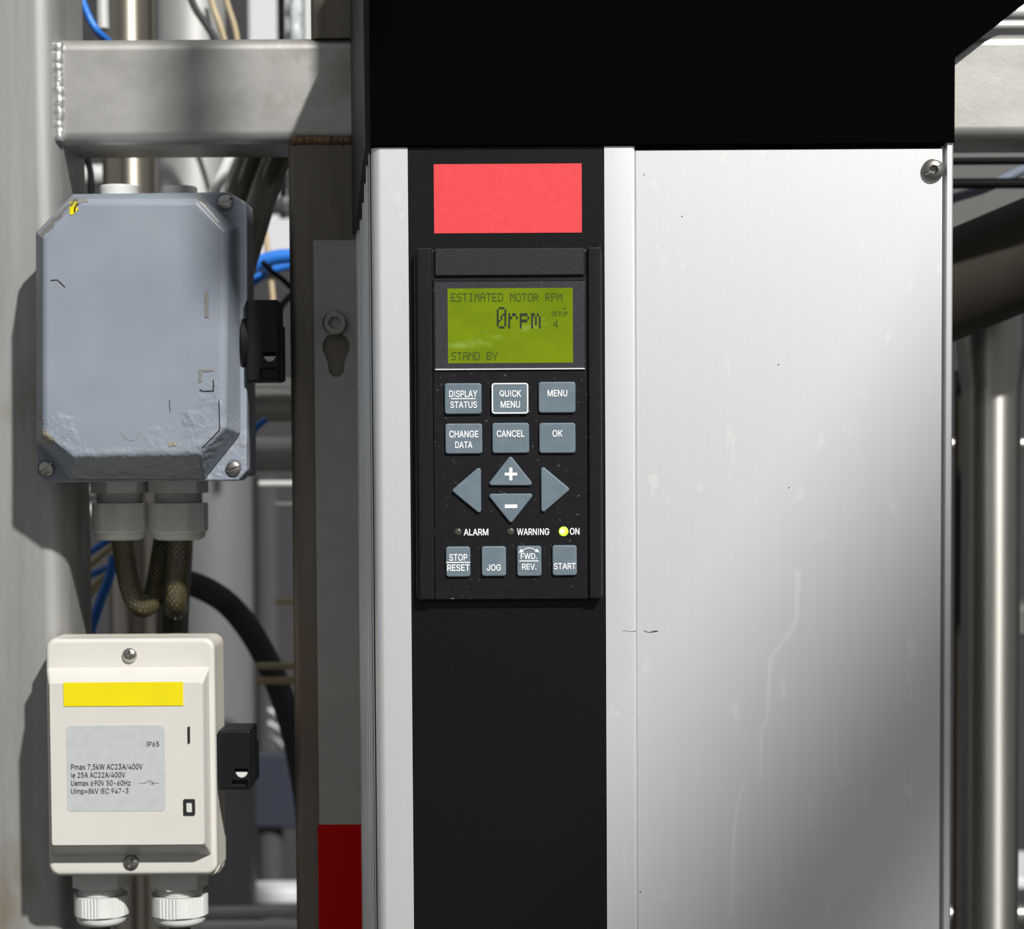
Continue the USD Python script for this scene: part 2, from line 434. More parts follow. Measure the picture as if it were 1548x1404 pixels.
def braid_look(name, base, fleck, along=2050.0, around=13.0, cut=0.72):
    """Clear hose over a braid: flecks in a diamond lattice (uv: metres along, turns around)."""
    return usdkit.material(stage, "/World/Looks/" + name, {
        "uv": ("uvmap", {"attribute": "st"}),
        "s": ("separate_xyz", {}),
        "a": ("math", {"math_type": "multiply", "value2": along}),
        "b": ("math", {"math_type": "multiply", "value2": around * 2 * math.pi}),
        "sc": ("math", {"math_type": "sine"}), "sd": ("math", {"math_type": "sine"}),
        "k": ("math", {"math_type": "multiply"}),
        "g": ("geometry", {}),
        "n": ("noise_texture", {"scale": 110.0, "detail": 3.0}),
        "nm": ("map_range", {"from_min": 0.40, "from_max": 0.62, "to_min": 0.45, "to_max": 1.0, "clamp": True}),
        "kn": ("math", {"math_type": "multiply"}),
        "t": ("map_range", {"from_min": cut * 0.75, "from_max": cut, "to_min": 0.0, "to_max": 1.0, "clamp": True}),
        "x": ("mix_color", {"a": base, "b": fleck}),
        "p": ("principled_bsdf", {"roughness": 0.3, "specular_ior_level": 0.4, "coat_weight": 0.25, "coat_roughness": 0.25}),
    }, [("uv.UV", "s.vector"), ("s.x", "a.value1"), ("s.y", "b.value1"), ("a.value", "sc.value1"), ("b.value", "sd.value1"), ("sc.value", "k.value1"), ("sd.value", "k.value2"),
        ("g.position", "n.vector"), ("n.fac", "nm.value"), ("k.value", "kn.value1"), ("nm.result", "kn.value2"), ("kn.value", "t.value"), ("t.result", "x.fac"), ("x.result", "p.base_color")], surface="p.BSDF")


M["braid"] = braid_look("braid", (0.062, 0.054, 0.028), (0.26, 0.235, 0.155))
M["braid_dark"] = braid_look("braid_dark", (0.075, 0.066, 0.036), (0.22, 0.2, 0.14))

# ------------------------------------------------------------------ setting
YF = 0.155           # front of the frame's beam and upright
YP = 0.149           # front of the left post
w = obj("wall_back", box(-6, 6, 1.6, 1.7, -1.1, 2.2), M["wall"], label="dark grey back wall of the plant hall behind the pipes", cat="wall", kind="structure")
fl = obj("floor", box(-6, 6, -7, 1.7, -1.2, -1.1), M["floor"], label="concrete floor of the plant hall below the frame", cat="floor", kind="structure")

# ------------------------------------------------------------------ welded frame
frame = thing("equipment_stand", "welded stainless steel square-tube stand carrying the drive and both switch boxes", "stand", (0, YF, -1.1))
# left post: right silhouette about px 104 at mid height
xr = X(104, YP + 0.012)
obj("post", square_tube("z", -1.1, 0.5, xr - 0.10, xr, YP, YP + 0.08, 0.0125), M["post_steel"], frame, label="wide bright left post")
bz1, bz0 = Z(57, YF, 280), Z(196, YF, 280) - 0.007
obj("beam", square_tube("x", xr - 0.006, 0.62, YF, YF + 0.062, bz0, bz1, 0.0065), M["beam_steel"], frame, label="horizontal beam")
ux0 = X(440, YF)
obj("upright", square_tube("z", -1.1, bz0 + 0.0005, ux0, ux0 + 0.06, YF, YF + 0.06, 0.004), M["upright_steel"], frame, label="brown-stained upright below the beam")
sx0 = X(476, YF + 0.002)
obj("upright", square_tube("z", bz1 - 0.0005, 0.29, sx0, sx0 + 0.06, YF, YF + 0.06, 0.006), M["upright_steel"], frame, label="short upright on top of the beam")


def bead(p0, p1, r, n, seed):
    g = np.random.default_rng(seed)
    pts = np.linspace(p0, p1, n * 5)
    k = np.arange(len(pts))
    rr = r * (0.90 + 0.10 * np.abs(np.sin(k / 5 * math.pi)) + g.uniform(-0.02, 0.02, len(pts)))
    return tube(pts + g.normal(0, r * 0.06, pts.shape), rr, 14)[0]


obj("weld", bead((X(88.5, YF, 120), YF + 0.0002, bz0 + 0.001), (X(88.5, YF, 120), YF + 0.0002, bz1 - 0.002), 0.0030, 9, 3), M["weld"], frame, smooth=True, label="silvery weld bead")
obj("weld", bead((ux0 + 0.002, YF + 0.001, bz0 + 0.001), (ux0 + 0.055, YF + 0.001, bz0 + 0.001), 0.0026, 15, 4), M["burnt_weld"], frame, smooth=True, label="burnt brown weld bead")

# ------------------------------------------------------------------ the drive
zbot = Z(1404) - 0.09
ztop = Z(222)
drive = thing("motor_drive", "large silver variable speed motor drive with black hood and black centre stripe", "motor drive", (X(1000), YF, zbot))
# cross-section of the left front profile with stepped ribs down its side
ribs = [(561, 0.010), (557, 0.030), (554, 0.055), (551, 0.080), (547, 0.105), (543, 0.130), (541, YF - 0.010)]
xl = X(564.5)
c = 0.0045
pr = [(X(620), 0.0), (xl + c, 0.0)]
for k in range(1, 9):
    a = math.pi / 2 * k / 8
    pr.append((xl + c - c * math.sin(a), c - c * math.cos(a)))
xp = xl
for px, y in ribs:
    xn = X(px, y)
    xm = (xp + xn) / 2
    pr += [(xp, y), (xm + 0.0003, y), (xm + 0.0003, y + 0.006), (xm - 0.0002, y + 0.006), (xm - 0.0002, y), (xn + 0.0003, y), (xn, y + 0.0004)]
    xp = xn
pr += [(xp, YF - 0.003), (X(620), YF - 0.003)]
obj("left_profile", column(Polygon(pr).buffer(0), zbot, ztop), M["alu"], drive, smooth=25, label="bright ribbed aluminium profile")
yfp = 0.0004
obj("faceplate", box(X(620), X(915.2), yfp, 0.10, zbot, ztop), M["face_black"], drive, label="matt black centre stripe")
sp = sbox(X(915.2), 0, X(962) - 0.0016, 0.10)
sp = Polygon([(X(915.2), 0.0), (X(962) - 0.0016, 0.0), (X(962) - 0.0005, 0.0005), (X(962), 0.0016), (X(962), 0.1), (X(915.2), 0.1)])
obj("centre_profile", column(sp, zbot, ztop), M["alu"], drive, smooth=40, label="narrow aluminium strip")
cp = rect(X(962), X(1424), zbot, Z(225, 0.0012, 1200))
obj("cover_panel", plate(cp, 0.0012, 0.06, 0.0006, 3), M["alu"], drive, label="wide brushed aluminium cover panel")
obj("groove", box(X(1423.5), X(1428.5), 0.0045, 0.06, zbot, ztop - 0.0006), M["alu_side"], drive, label="recessed joint")
re = Polygon([(X(1428), 0.0005), (X(1428) + 0.0006, -0.0003), (X(1437), -0.0003), (X(1439.6), 0.0010), (X(1440), 0.003), (X(1440), YF - 0.003), (X(1428), YF - 0.003)])
obj("edge_rail", column(re, zbot, ztop + 0.0006), M["alu"], drive, smooth=40, label="aluminium edge rail")
obj("chassis", box(X(640), X(1428), 0.06, YF - 0.003, zbot, ztop - 0.002), M["alu_side"], drive, label="aluminium body behind the cover")

# hood: tapers above the frame, flared left flank
yh = -0.0015
hz0, hz1, hz2, hz3 = (Z(q, yh) for q in (219, -110, -420, -600))
hl, hr = X(565, yh), X(1441, yh)
hb = X(545, YF)
yhb = YF - 0.003
inset = 0.047
low = hull([(x, y, z) for x, y in ((hl, yh), (hr, yh), (hb, yhb), (hr, yhb)) for z in (hz0, hz1)] + [(x, y, hz2) for x, y in ((hl + inset, yh), (hr, yh), (hl + inset, yhb), (hr, yhb))])
up_ = hull([(x, y, z) for x, y in ((hl + inset, yh), (hr, yh), (hl + inset, yhb), (hr, yhb)) for z in (hz2 - 0.001, hz3)])
obj("hood", low + up_, M["hood_black"], drive, label="black plastic top hood")
# textured flank of the hood whose lower edge slopes down to the rear
side = []
for y, pz in ((0.004, 226), (0.03, 250), (0.06, 282), (0.09, 318), (0.12, 345), (YF - 0.003, 354)):
    xo = X(560 - (560 - 539.0) * y / YF, y) - 0.0012
    for dx in (0, 0.003):
        side.append((y, xo + dx, Z(pz, y, 550)))
SV, SF = [], []
top = hz1
for y, x, z in side:
    SV += [(x, y, z), (x, y, top)]
n = len(side) // 2
for i in range(n - 1):
    o0, o1 = 4 * i, 4 * (i + 1)                 # outer low, outer top, inner low, inner top
    for a, b in ((0, 1), (1, 3), (3, 2), (2, 0)):
        SF.append((o0 + a, o1 + a, o1 + b, o0 + b))
SF += [(0, 1, 3, 2), (4 * (n - 1), 4 * (n - 1) + 2, 4 * (n - 1) + 3, 4 * (n - 1) + 1)]
sk = arr((SV, SF)); sk.fix_normals()
hood_path = drive + "/hood"
obj("hood_flank", sk, M["hood_side"], hood_path, smooth=20, label="textured charcoal flank of the hood")
wing = ppoly([(1415, 110), (1600, -35), (1600, -140), (1415, -140)], YF - 0.007)
obj("hood_wing", sheet(wing, YF - 0.007, 0.004), M["hood_black"], hood_path, smooth=False, label="black side wing of the hood")

# nameplate, screw, scratch
obj("blank_label", plate(prect(656, 247.5, 879.5, 352, 0.0), 0.00015, 0.0006), M["red_label"], drive, label="plain coral red label")


def pan_screw(px, py, y, r, proud, parent, mat, recess, name="screw", tilt=0.0, label=None):
    """Domed screw head facing the camera with a real recess: 'cross', 'slot' or 'socket'."""
    c = P(px, py, y)
    prof = [(0.0, -proud)] + [(r * math.sin(a), -proud * (0.25 + 0.75 * math.cos(a))) for a in np.linspace(0.2, math.pi / 2, 7)] + [(r, 0.0), (r, 0.0006), (0, 0.0006)]
    head = lathe(prof, (0, 0, 0), "y", 40)
    hm = Manifold(manifold3d.Mesh(np.asarray(head.vertices, np.float32), np.asarray(head.faces, np.uint32)))
    if hm.is_empty() or hm.volume() <= 0:
        head.merge_vertices()
        hm = Manifold(manifold3d.Mesh(np.asarray(head.vertices, np.float32), np.asarray(head.faces, np.uint32)))
    d = proud * 1.2
    if recess == "slot":
        cut = Manifold.cube([2.4 * r, d, r * 0.24], True).translate([0, -proud, 0])
    elif recess == "cross":
        cut = Manifold.cube([1.3 * r, proud * 1.2, r * 0.36], True).translate([0, -proud * 0.75, 0])
        cut = cut + cut.rotate([0, 90, 0]) + Manifold.cube([r * 0.5, proud * 1.3, r * 0.5], True).rotate([0, 45, 0]).translate([0, -proud * 0.7, 0])
    else:
        cut = Manifold.cylinder(proud * 1.6, r * 0.5, r * 0.5, 6).rotate([90, 0, 0]).translate([0, -proud * 0.25, 0])
        if recess == "broken":
            cut = Manifold.cylinder(proud * 1.6, r * 0.42, r * 0.42, 7).rotate([90, 0, 0]).translate([0, -proud * 0.25, 0]) + Manifold.cube([1.75 * r, proud * 0.7, r * 0.14], True).rotate([0, -32, 0]).translate([0, -proud, 0])
    res = (hm - cut.rotate([0, tilt, 0])).translate([float(v) for v in c])
    return obj(name, res, mat, parent, smooth=35, label=label)


pan_screw(1410, 257, 0.0012, 0.0050, 0.0034, drive, M["screw_dull"], "broken", label="worn security screw")
sq = [(941, 954), (948, 953.5), (955, 954.5), (962, 953.5)]
obj("scratch", [tube(spline([P(a, b, 0.0) for a, b in sq]), 0.00010, 6)[0],
                tube(spline([P(a, b, 0.0012) for a, b in [(974, 953), (976, 954.5), (983, 955.5), (992, 954.5), (994, 953.5), (985, 954)]]), 0.00016, 6)[0]],
    M["ink_black"], drive, smooth=True, label="short dark scuff across the joint")
M["drip"] = look("drip", (0.86, 0.87, 0.875), rough=0.46, metal=0.69)
for pts_, w0, w1 in (([(1206, 862), (1205, 900), (1203, 935), (1196, 952), (1172, 986), (1164, 1000), (1161, 1060), (1158, 1090), (1151, 1110), (1150, 1180)], 4.5, 2.5),
                     ([(1124, 1186), (1117, 1205), (1110, 1250), (1107, 1320), (1106, 1386)], 2.0, 4.2), ([(1262, 1100), (1262, 1150), (1270, 1180), (1277, 1192)], 3.0, 2.0),
                     ([(1183, 1026), (1184, 1056)], 3.0, 3.5), ([(1226, 1205), (1224, 1250)], 3.5, 2.5)):
    c_ = spline([P(a, b, 0.0012) for a, b in pts_], 6)
    wd = np.linspace(w0, w1, len(c_)) * 0.0003 * (1 + 0.25 * np.sin(np.arange(len(c_)) * 1.7))
    top_ = np.vstack([c_ + np.array([1, 0, 0]) * wd[:, None], (c_ - np.array([1, 0, 0]) * wd[:, None])[::-1]])
    obj("drip_mark", sheet(Polygon(top_[:, [0, 2]]).buffer(0), 0.00116, 0.0001), M["drip"], drive + "/cover_panel", smooth=False, label="pale dried drip trail")
obj("speck", [lathe([(0, 0), (0.0003, 0), (0.0003, 0.0002), (0, 0.0002)], P(a, b, 0.0011), "y", 8) for a, b in
              ((974, 264), (1193, 737), (1177, 551), (968, 1348), (1031, 327))], M["ink_black"], drive, smooth=False, kind="stuff", label="tiny dark specks")

# mounting flange with keyhole
yb = YF
fx0, fx1 = X(477, yb - 0.004), X(560, yb - 0.004)
kx, kz = X(508, yb - 0.004, 520), Z(524, yb - 0.004, 508)
r1, r2 = 20.5 * S(yb), 12.0 * S(yb)
key = unary_union([Point(kx, kz).buffer(r1, quad_segs=16), sbox(kx - r2, Z(558, yb, 508), kx + r2, kz), Point(kx, Z(558, yb, 508)).buffer(r2, quad_segs=12),
                   Polygon([(kx - r1 * .94, kz - r1 * .3), (kx + r1 * .94, kz - r1 * .3), (kx + r2, kz - r1 * 1.25), (kx - r2, kz - r1 * 1.25)])])
fp = sbox(fx0, zbot, fx1, Z(364, yb, 505)).difference(key)
flange = obj("mounting_flange", sheet(fp, yb - 0.004, 0.0038), M["flange"], drive, smooth=False, label="grey mounting flange with keyhole slot")
obj("red_sticker", plate(rect(X(482, yb, 1300) - 0.0012 + 0.0012, X(548, yb, 1300), zbot, Z(1244, yb, 515), 0.001), yb - 0.0042, yb - 0.0035), M["red_sticker"], flange, label="dark red sticker")
cb = P(507.5, 489, yb - 0.004)
rb = 18.3 * S(yb)
hd = lathe([(0, -0.007), (rb * 0.86, -0.007), (rb * 0.97, -0.0064), (rb, -0.0055), (rb, 0.0), (0, 0.0)], (0, 0, 0), "y", 44)
hd.merge_vertices()
hm = Manifold(manifold3d.Mesh(np.asarray(hd.vertices, np.float32), np.asarray(hd.faces, np.uint32)))
hm = hm - Manifold.cylinder(0.006, rb * 0.56, rb * 0.56, 6).rotate([90, 0, 0]).translate([0, -0.002, 0])
obj("bolt", hm.translate([float(v) for v in cb]), M["screw_dull"], drive, smooth=35, label="socket head bolt")

# ------------------------------------------------------------------ keypad
kp_y = -0.0055
pad = thing("control_keypad", "black operator keypad with green display mounted on the centre stripe", "keypad", P(769, 909, 0.0))
obj("housing", [plate(prect(627, 374, 911, 909, kp_y, 0.0032), kp_y + 0.0018, yfp, 0.0018, 4)], M["pad_black"], pad, label="black plastic housing")
obj("side_rail", plate(prect(632, 374, 655, 907, kp_y, 0.0006), kp_y - 0.0002, kp_y + 0.003, 0.0008, 3), M["pad_black"], pad)
obj("side_rail", plate(prect(889.5, 373, 909, 905, kp_y, 0.0006), kp_y - 0.0002, kp_y + 0.003, 0.0008, 3), M["pad_black"], pad)
obj("top_bar", plate(prect(657.5, 375, 883, 416, kp_y, 0.0003), kp_y + 0.0004, kp_y + 0.003, 0.0004, 3), M["pad_text_black"], pad, label="textured top bar")
obj("key_panel", plate(prect(655.5, 421, 888, 906, kp_y, 0.0004), kp_y + 0.0010, kp_y + 0.003, 0.0003, 3), M["pad_front"], pad, label="black key panel with dusty scratches")
yk = kp_y + 0.0010
disp = obj("display", plate(prect(657.5, 426, 884, 557, yk), yk - 0.0004, yk + 0.001, 0.0002, 2), M["bezel"], pad, label="display window with grey border")
ys = yk - 0.0004
obj("trim_line", box(X(658, ys, 557), X(884, ys, 557), ys - 0.0005, ys + 0.0005, Z(558.6, ys), Z(556.8, ys)), M["silver_line"], disp, label="thin silver trim line")
obj("screen", plate(prect(677, 435.5, 866, 548.5, ys), ys - 0.00005, ys + 0.0004), M["lcd"], disp, label="backlit yellow-green screen")
yt = ys - 0.00005

FONT = {
    'E': "11111 10000 10000 11110 10000 10000 11111", 'S': "01111 10000 10000 01110 00001 00001 11110", 'T': "11111 00100 00100 00100 00100 00100 00100",
    'I': "01110 00100 00100 00100 00100 00100 01110", 'M': "10001 11011 10101 10101 10001 10001 10001", 'A': "01110 10001 10001 11111 10001 10001 10001",
    'D': "11110 10001 10001 10001 10001 10001 11110", 'O': "01110 10001 10001 10001 10001 10001 01110", 'R': "11110 10001 10001 11110 10100 10010 10001",
    'P': "11110 10001 10001 11110 10000 10000 10000", 'N': "10001 11001 10101 10011 10001 10001 10001", 'B': "11110 10001 10001 11110 10001 10001 11110",
    'Y': "10001 10001 01010 00100 00100 00100 00100", 'U': "10001 10001 10001 10001 10001 10001 01110", '4': "00010 00110 01010 10010 11111 00010 00010",
    '0': "01110 10001 10011 10101 11001 10001 01110", 'r': "00000 00000 10110 11001 10000 10000 10000", 'p': "00000 00000 11110 10001 11110 10000 10000",
    'm': "00000 00000 11010 10101 10101 10101 10001", ' ': "00000 00000 00000 00000 00000 00000 00000"}
FONT['0'] = "01110 10001 10001 10011 10101 11001 10001 10001 01110 01110"


def dots(s, px0, pitch, cell, py0, py1, y):
    out = []
    for k, ch in enumerate(s):
        rows = FONT[ch].split()
        if ch == '0':
            rows = "01110 10001 10001 10011 10101 10101 11001 10001 10001 01110".split()
        ny = len(rows)
        for j, row in enumerate(rows):
            for i, b in enumerate(row):
                if b == "1":
                    a0 = px0 + k * pitch + i * cell
                    b0 = py0 + (py1 - py0) * j / ny
                    b1 = py0 + (py1 - py0) * (j + 1) / ny
                    p0, p1 = P(a0, b1, y), P(a0 + cell * 0.98, b0, y)
                    out.append(box(p0[0], p1[0], y - 0.00008, y + 0.0001, p0[2], p1[2]))
    return [arr(o) for o in out]


obj("display_text", dots("ESTIMATED MOTOR RPM", 681.5, 8.95, 1.5, 443.0, 455.8, yt), M["lcd_ink"], disp, smooth=False, label="dark dot text ESTIMATED MOTOR RPM")
obj("display_text", dots("STAND BY", 682, 8.95, 1.5, 532, 544.5, yt), M["lcd_ink"], disp, smooth=False, label="dark dot text STAND BY")
obj("display_text", dots("0", 751, 17.4, 2.9, 464, 496.5, yt) + dots("rpm", 768.4, 17.3, 2.9, 464, 496.5, yt), M["lcd_ink_dark"], disp, smooth=False, label="large dot text 0rpm")
tri = ppoly([(850.5, 467.5), (854.8, 463.5), (854.8, 467.5)], yt)
obj("display_text", dots("SETUP", 834, 5.0, 0.9, 471, 477.5, yt) + [sheet(tri, yt - 0.00008, 0.0001)], M["lcd_ink"], disp, smooth=False, label="small dot text SETUP")
obj("display_text", dots("4", 836.4, 9, 1.5, 484, 496, yt), M["lcd_ink"], disp, smooth=False, label="dot digit 4")

yb0 = yk - 0.0014     # button tops


def key_button(px0, py0, px1, py1, texts, label, lines=(), r=0.0013, outline=False):
    b = obj("button", plate(prect(px0, py0, px1, py1, yb0, r), yb0, yk + 0.001, 0.0006, 4), M["button"], pad, label=label)
    ms = [ptext(t, *q, yb0) for t, *q in texts]
    for a0, a1, yy in lines:
        ms.append(arr(box(X(a0, yb0, yy), X(a1, yb0, yy), yb0 - 0.0002, yb0 + 0.0002, Z(yy + 0.8, yb0, (a0 + a1) / 2), Z(yy - 0.8, yb0, (a0 + a1) / 2))))
    if ms:
        obj("button_text", ms, M["ink_white"], b, smooth=False)
    if outline:
        o = prect(px0 + 0.4, py0 + 0.4, px1 - 0.4, py1 - 0.4, yb0, r)
        obj("outline", sheet(o.difference(o.buffer(-0.00058)), yb0 - 0.0002, 0.0010), M["ink_white"], b, smooth=False, label="white outline")
    return b


key_button(672, 579, 728, 626, [("DISPLAY", 678.9, 721.5, 590.3, 600), ("STATUS", 680.6, 721, 607, 616.4)], "grey DISPLAY STATUS key", [(681.7, 718.8, 602.6)])
key_button(743, 578.5, 799, 625.5, [("QUICK", 755, 787.6, 590, 599.6), ("MENU", 756.7, 786, 606.4, 616)], "white-edged QUICK MENU key", outline=True)
key_button(814, 577, 870, 624, [("MENU", 827.5, 857.4, 589.6, 599)], "grey MENU key")
key_button(673, 640, 729, 686, [("CHANGE", 679, 723, 651.2, 661), ("DATA", 688, 714, 667.5, 677)], "grey CHANGE DATA key")
key_button(744, 639, 800, 685, [("CANCEL", 750.8, 792.7, 650.6, 660.2)], "grey CANCEL key")
key_button(815, 639, 870, 685, [("OK", 835, 850.2, 650.3, 659.8)], "grey OK key")
key_button(674, 826, 711, 872, [("STOP", 679, 706.4, 837.6, 847.2), ("RESET", 676, 710, 853.2, 862.8)], "grey STOP RESET key", [(674.5, 711, 850)])
key_button(728, 825.5, 765, 871, [("JOG", 735.8, 757.2, 853.2, 862.3)], "grey JOG key")
fwd = key_button(781.5, 825, 818.5, 871, [("FWD.", 787, 812, 836.3, 844.8), ("REV.", 789, 811, 852.2, 860.8)], "grey FWD REV key with curved double arrow", [(785, 814.6, 847.8)])
arc = tube(spline([P(788 + 24 * t, 833 - 4.6 * math.sin(math.pi * t), yb0) for t in np.linspace(0.05, 0.95, 7)], 4), 0.00022, 6)[0]
ar1 = sheet(ppoly([(784, 835.5), (787.5, 829.2), (792, 834.5)], yb0), yb0 - 0.0002, 0.0003)
ar2 = sheet(ppoly([(815.5, 835), (812, 828.8), (808, 834)], yb0), yb0 - 0.0002, 0.0003)
obj("arrow_mark", [arc, ar1, ar2], M["ink_white"], fwd, smooth=False)
key_button(835, 824, 872, 870, [("START", 837, 870.3, 851.2, 860.2)], "grey START key")


def tri_button(pts, label, mark=None):
    poly = ppoly(pts, yb0)
    poly = poly.buffer(-0.0011).buffer(0.0011, quad_segs=6)
    b = obj("arrow_button", plate(poly, yb0, yk + 0.001, 0.0006, 4), M["button"], pad, label=label)
    if mark:
        obj("button_text", sheet(unary_union([prect(*q, yb0) for q in mark]), yb0 - 0.0002, 0.0004), M["ink_white"], b, smooth=False)


tri_button([(771.5, 688), (736, 734), (808, 734)], "up arrow key with plus sign", [(762.8, 714.4, 781.8, 718.8), (769.8, 706.8, 774.6, 726.2)])
tri_button([(735.5, 746.3), (808.5, 745.8), (772.3, 792)], "down arrow key with minus sign", [(763, 762.4, 782, 768)])
tri_button([(682, 741.5), (727, 703), (727.5, 779)], "left arrow key")
tri_button([(862.5, 739.5), (817.5, 702), (818, 778)], "right arrow key")
band = obj("indicator_strip", plate(prect(655.8, 796, 888, 811, yk), yk - 0.0001, yk + 0.0005), M["led_band"], pad, label="glossy black indicator strip")
obj("indicator_text", [ptext("ALARM", 701, 738.2, 799.4, 808.8, yk - 0.0001), ptext("WARNING", 781.5, 830.2, 798.8, 808.3, yk - 0.0001), ptext("ON", 861.4, 876, 798.2, 807.7, yk - 0.0001)],
    M["ink_white"], band, smooth=False, label="white words ALARM WARNING ON")
for px, py, on in ((692.3, 804, 0), (771.8, 803.5, 0), (852, 803, 1)):
    rr = (5.6 if not on else 7.2) * S(yk)
    dome_ = lathe([(0, -0.0006)] + [(rr * math.sin(a), -0.0006 * math.cos(a)) for a in np.linspace(0.2, math.pi / 2, 6)] + [(0, 0.0)], P(px, py, yk - 0.0001), "y", 24)
    b = obj("indicator_lamp", dome_, M["led_on" if on else "led_off"], pad, smooth=True, label="glowing green ON lamp" if on else "unlit indicator lamp")
    if on:
        q = P(px - 2.0, py, yk - 0.0007)
        obj("lamp_core", lathe([(0, -0.0002), (rr * 0.45, -0.0001), (rr * 0.5, 0.0002), (0, 0.0002)], q, "y", 20), M["led_core"], b, smooth=True)


# ------------------------------------------------------------------ cable glands and knobs (parts of the two switch boxes)
def cable_gland(parent, pxc, hex_w, rows, yc, label=None):
    """rows: pixel heights of hex top, hex bottom, thread bottom, nut bottom, dome bottom; hangs below a box."""
    s = S(yc)
    cx = P(pxc, rows[2], yc)[0]
    z = [P(pxc, r, yc)[2] for r in rows]
    R = hex_w / 2 * s
    hexp = Point(0, 0).buffer(R * 1.04, quad_segs=2)
    hexp = Polygon([(R * 1.06 * math.cos(math.pi / 3 * k + 0.26), R * 1.06 * math.sin(math.pi / 3 * k + 0.26)) for k in range(6)]).buffer(-0.0008).buffer(0.0008)
    body = column(affinity.translate(hexp, cx, yc), z[1], z[0] + 0.004)
    g = obj("cable_gland", body, M["gland"], parent, smooth=25, label=label)
    th, prof = 5, [(0.0, z[1])]
    for k in range(th * 2 + 1):
        prof.append((R * (0.86 if k % 2 else 0.80), z[1] + (z[2] - z[1] - 0.001) * k / (th * 2)))
    prof.append((0.0, prof[-1][1]))
    prof = prof[::-1]
    obj("thread", lathe(prof, (cx, yc, 0), "z", 40), M["gland"], g, smooth=15)
    # cap nut: fluted prism cut by a domed lathe
    fl = []
    nf = 6
    for k in range(6 * 24):
        a = 2 * math.pi * k / 144
        q = (a + 0.26) % (math.pi / 3) - math.pi / 6
        rr = R * 1.0 / max(math.cos(q), 0.9)
        rr = min(rr, R * 1.04)
        flat = abs(q) < 0.33
        rr -= (0.0005 if (k % 3 == 0 and flat) else 0.0)
        fl.append((cx + rr * math.cos(a), yc + rr * math.sin(a)))
    hn = z[2] - z[4]
    zd = z[3]
    prism = column(Polygon(fl).buffer(0), z[4] - 0.001, z[2])
    pm = Manifold(manifold3d.Mesh(np.asarray(prism.vertices, np.float32), np.asarray(prism.faces, np.uint32)))
    dp = [(0, z[2] + 0.001), (R * 1.2, z[2] + 0.001), (R * 1.2, zd + 0.0015), (R * 0.985, zd - 0.0005), (R * 0.94, zd - 0.0010), (R * 0.93, zd - 0.0022)]
    for a in np.linspace(0, math.pi / 2, 7)[1:]:
        dp.append((R * 0.66 + R * 0.27 * math.cos(a), z[4] + (zd - 0.0022 - z[4]) * (1 - math.sin(a))))
    dp += [(0, z[4])]
    dl = lathe(dp[::-1], (cx, yc, 0), "z", 72)
    dl.merge_vertices()
    dm = Manifold(manifold3d.Mesh(np.asarray(dl.vertices, np.float32), np.asarray(dl.faces, np.uint32)))
    nut = pm ^ dm
    obj("cap_nut", nut if not nut.is_empty() else prism, M["gland"], g, smooth=28, label="fluted cap nut")
    return cx, z[4], R


def knob(parent, px0, px1, pxr, py0, py1, pyr0, y0, y1, label):
    """Rotary handle on the right-hand wall of a box: collar, grip block with a padlock hole, outer rim."""
    ym = (y0 + y1) / 2
    x0, x1, x2 = X(px0, y0, py0), X(px1, y0, py0), X(pxr, ym, py1)
    z1, z0 = Z(py0, y0, px0), Z(py1, y0, px0)
    zc = (z0 + z1) / 2
    grip = box(x0, x1, y0, y1, z0, z1, 0.0012)
    rim = hull(np.vstack([ring_pts(rect(x0 + 0.004, x2, z0 + 0.0005, Z(pyr0, ym, px1), 0.0015), y) for y in (y0 + 0.004, y1 + 0.003)]))
    g = grip + rim
    hx0, hx1 = x0 + (x1 - x0) * 0.50, x0 + (x1 - x0) * 0.94
    hz = z0 + (z1 - z0) * 0.36
    hm_ = (hx0 + hx1) / 2
    hole = hull([(hm_ + (hx1 - hx0) / 2 * math.cos(a), yy, hz - 0.0050 * math.sin(a)) for a in np.linspace(0, math.pi, 11) for yy in (y0 - 0.01, y0 + 0.008)])
    notch = box(x0 + (x1 - x0) * .42, x1 - 0.0012, y0 - 0.01, y0 + 0.003, z0 + 0.0015, z0 + (z1 - z0) * .17, 0.0008)
    g = g - hole - notch
    k = obj("rotary_handle", g, M["knob_black"], parent, smooth=30, label=label)
    ins = hull([(hm_ + (hx1 - hx0) / 2 * 0.96 * math.cos(a), yy, hz - 0.0048 * math.sin(a)) for a in np.linspace(0.45, math.pi - 0.45, 9) for yy in (y0 + 0.0012, y0 + 0.0082)])
    obj("slot_bright_filler", ins, M["plug"], k, smooth=30, label="pale filler standing in for brightness seen through the padlock slot")  # added filler; its pale colour imitates brightness seen through the hole
    cr = (z1 - z0) * 0.47
    col = lathe([(0, -0.003), (cr, -0.003), (cr, 0.001), (cr * 0.9, 0.002), (0, 0.002)], (x0 + 0.0005, ym + 0.006, zc - 0.001), "x", 48)
    obj("collar", col, M["knob_black"], k, smooth=30)


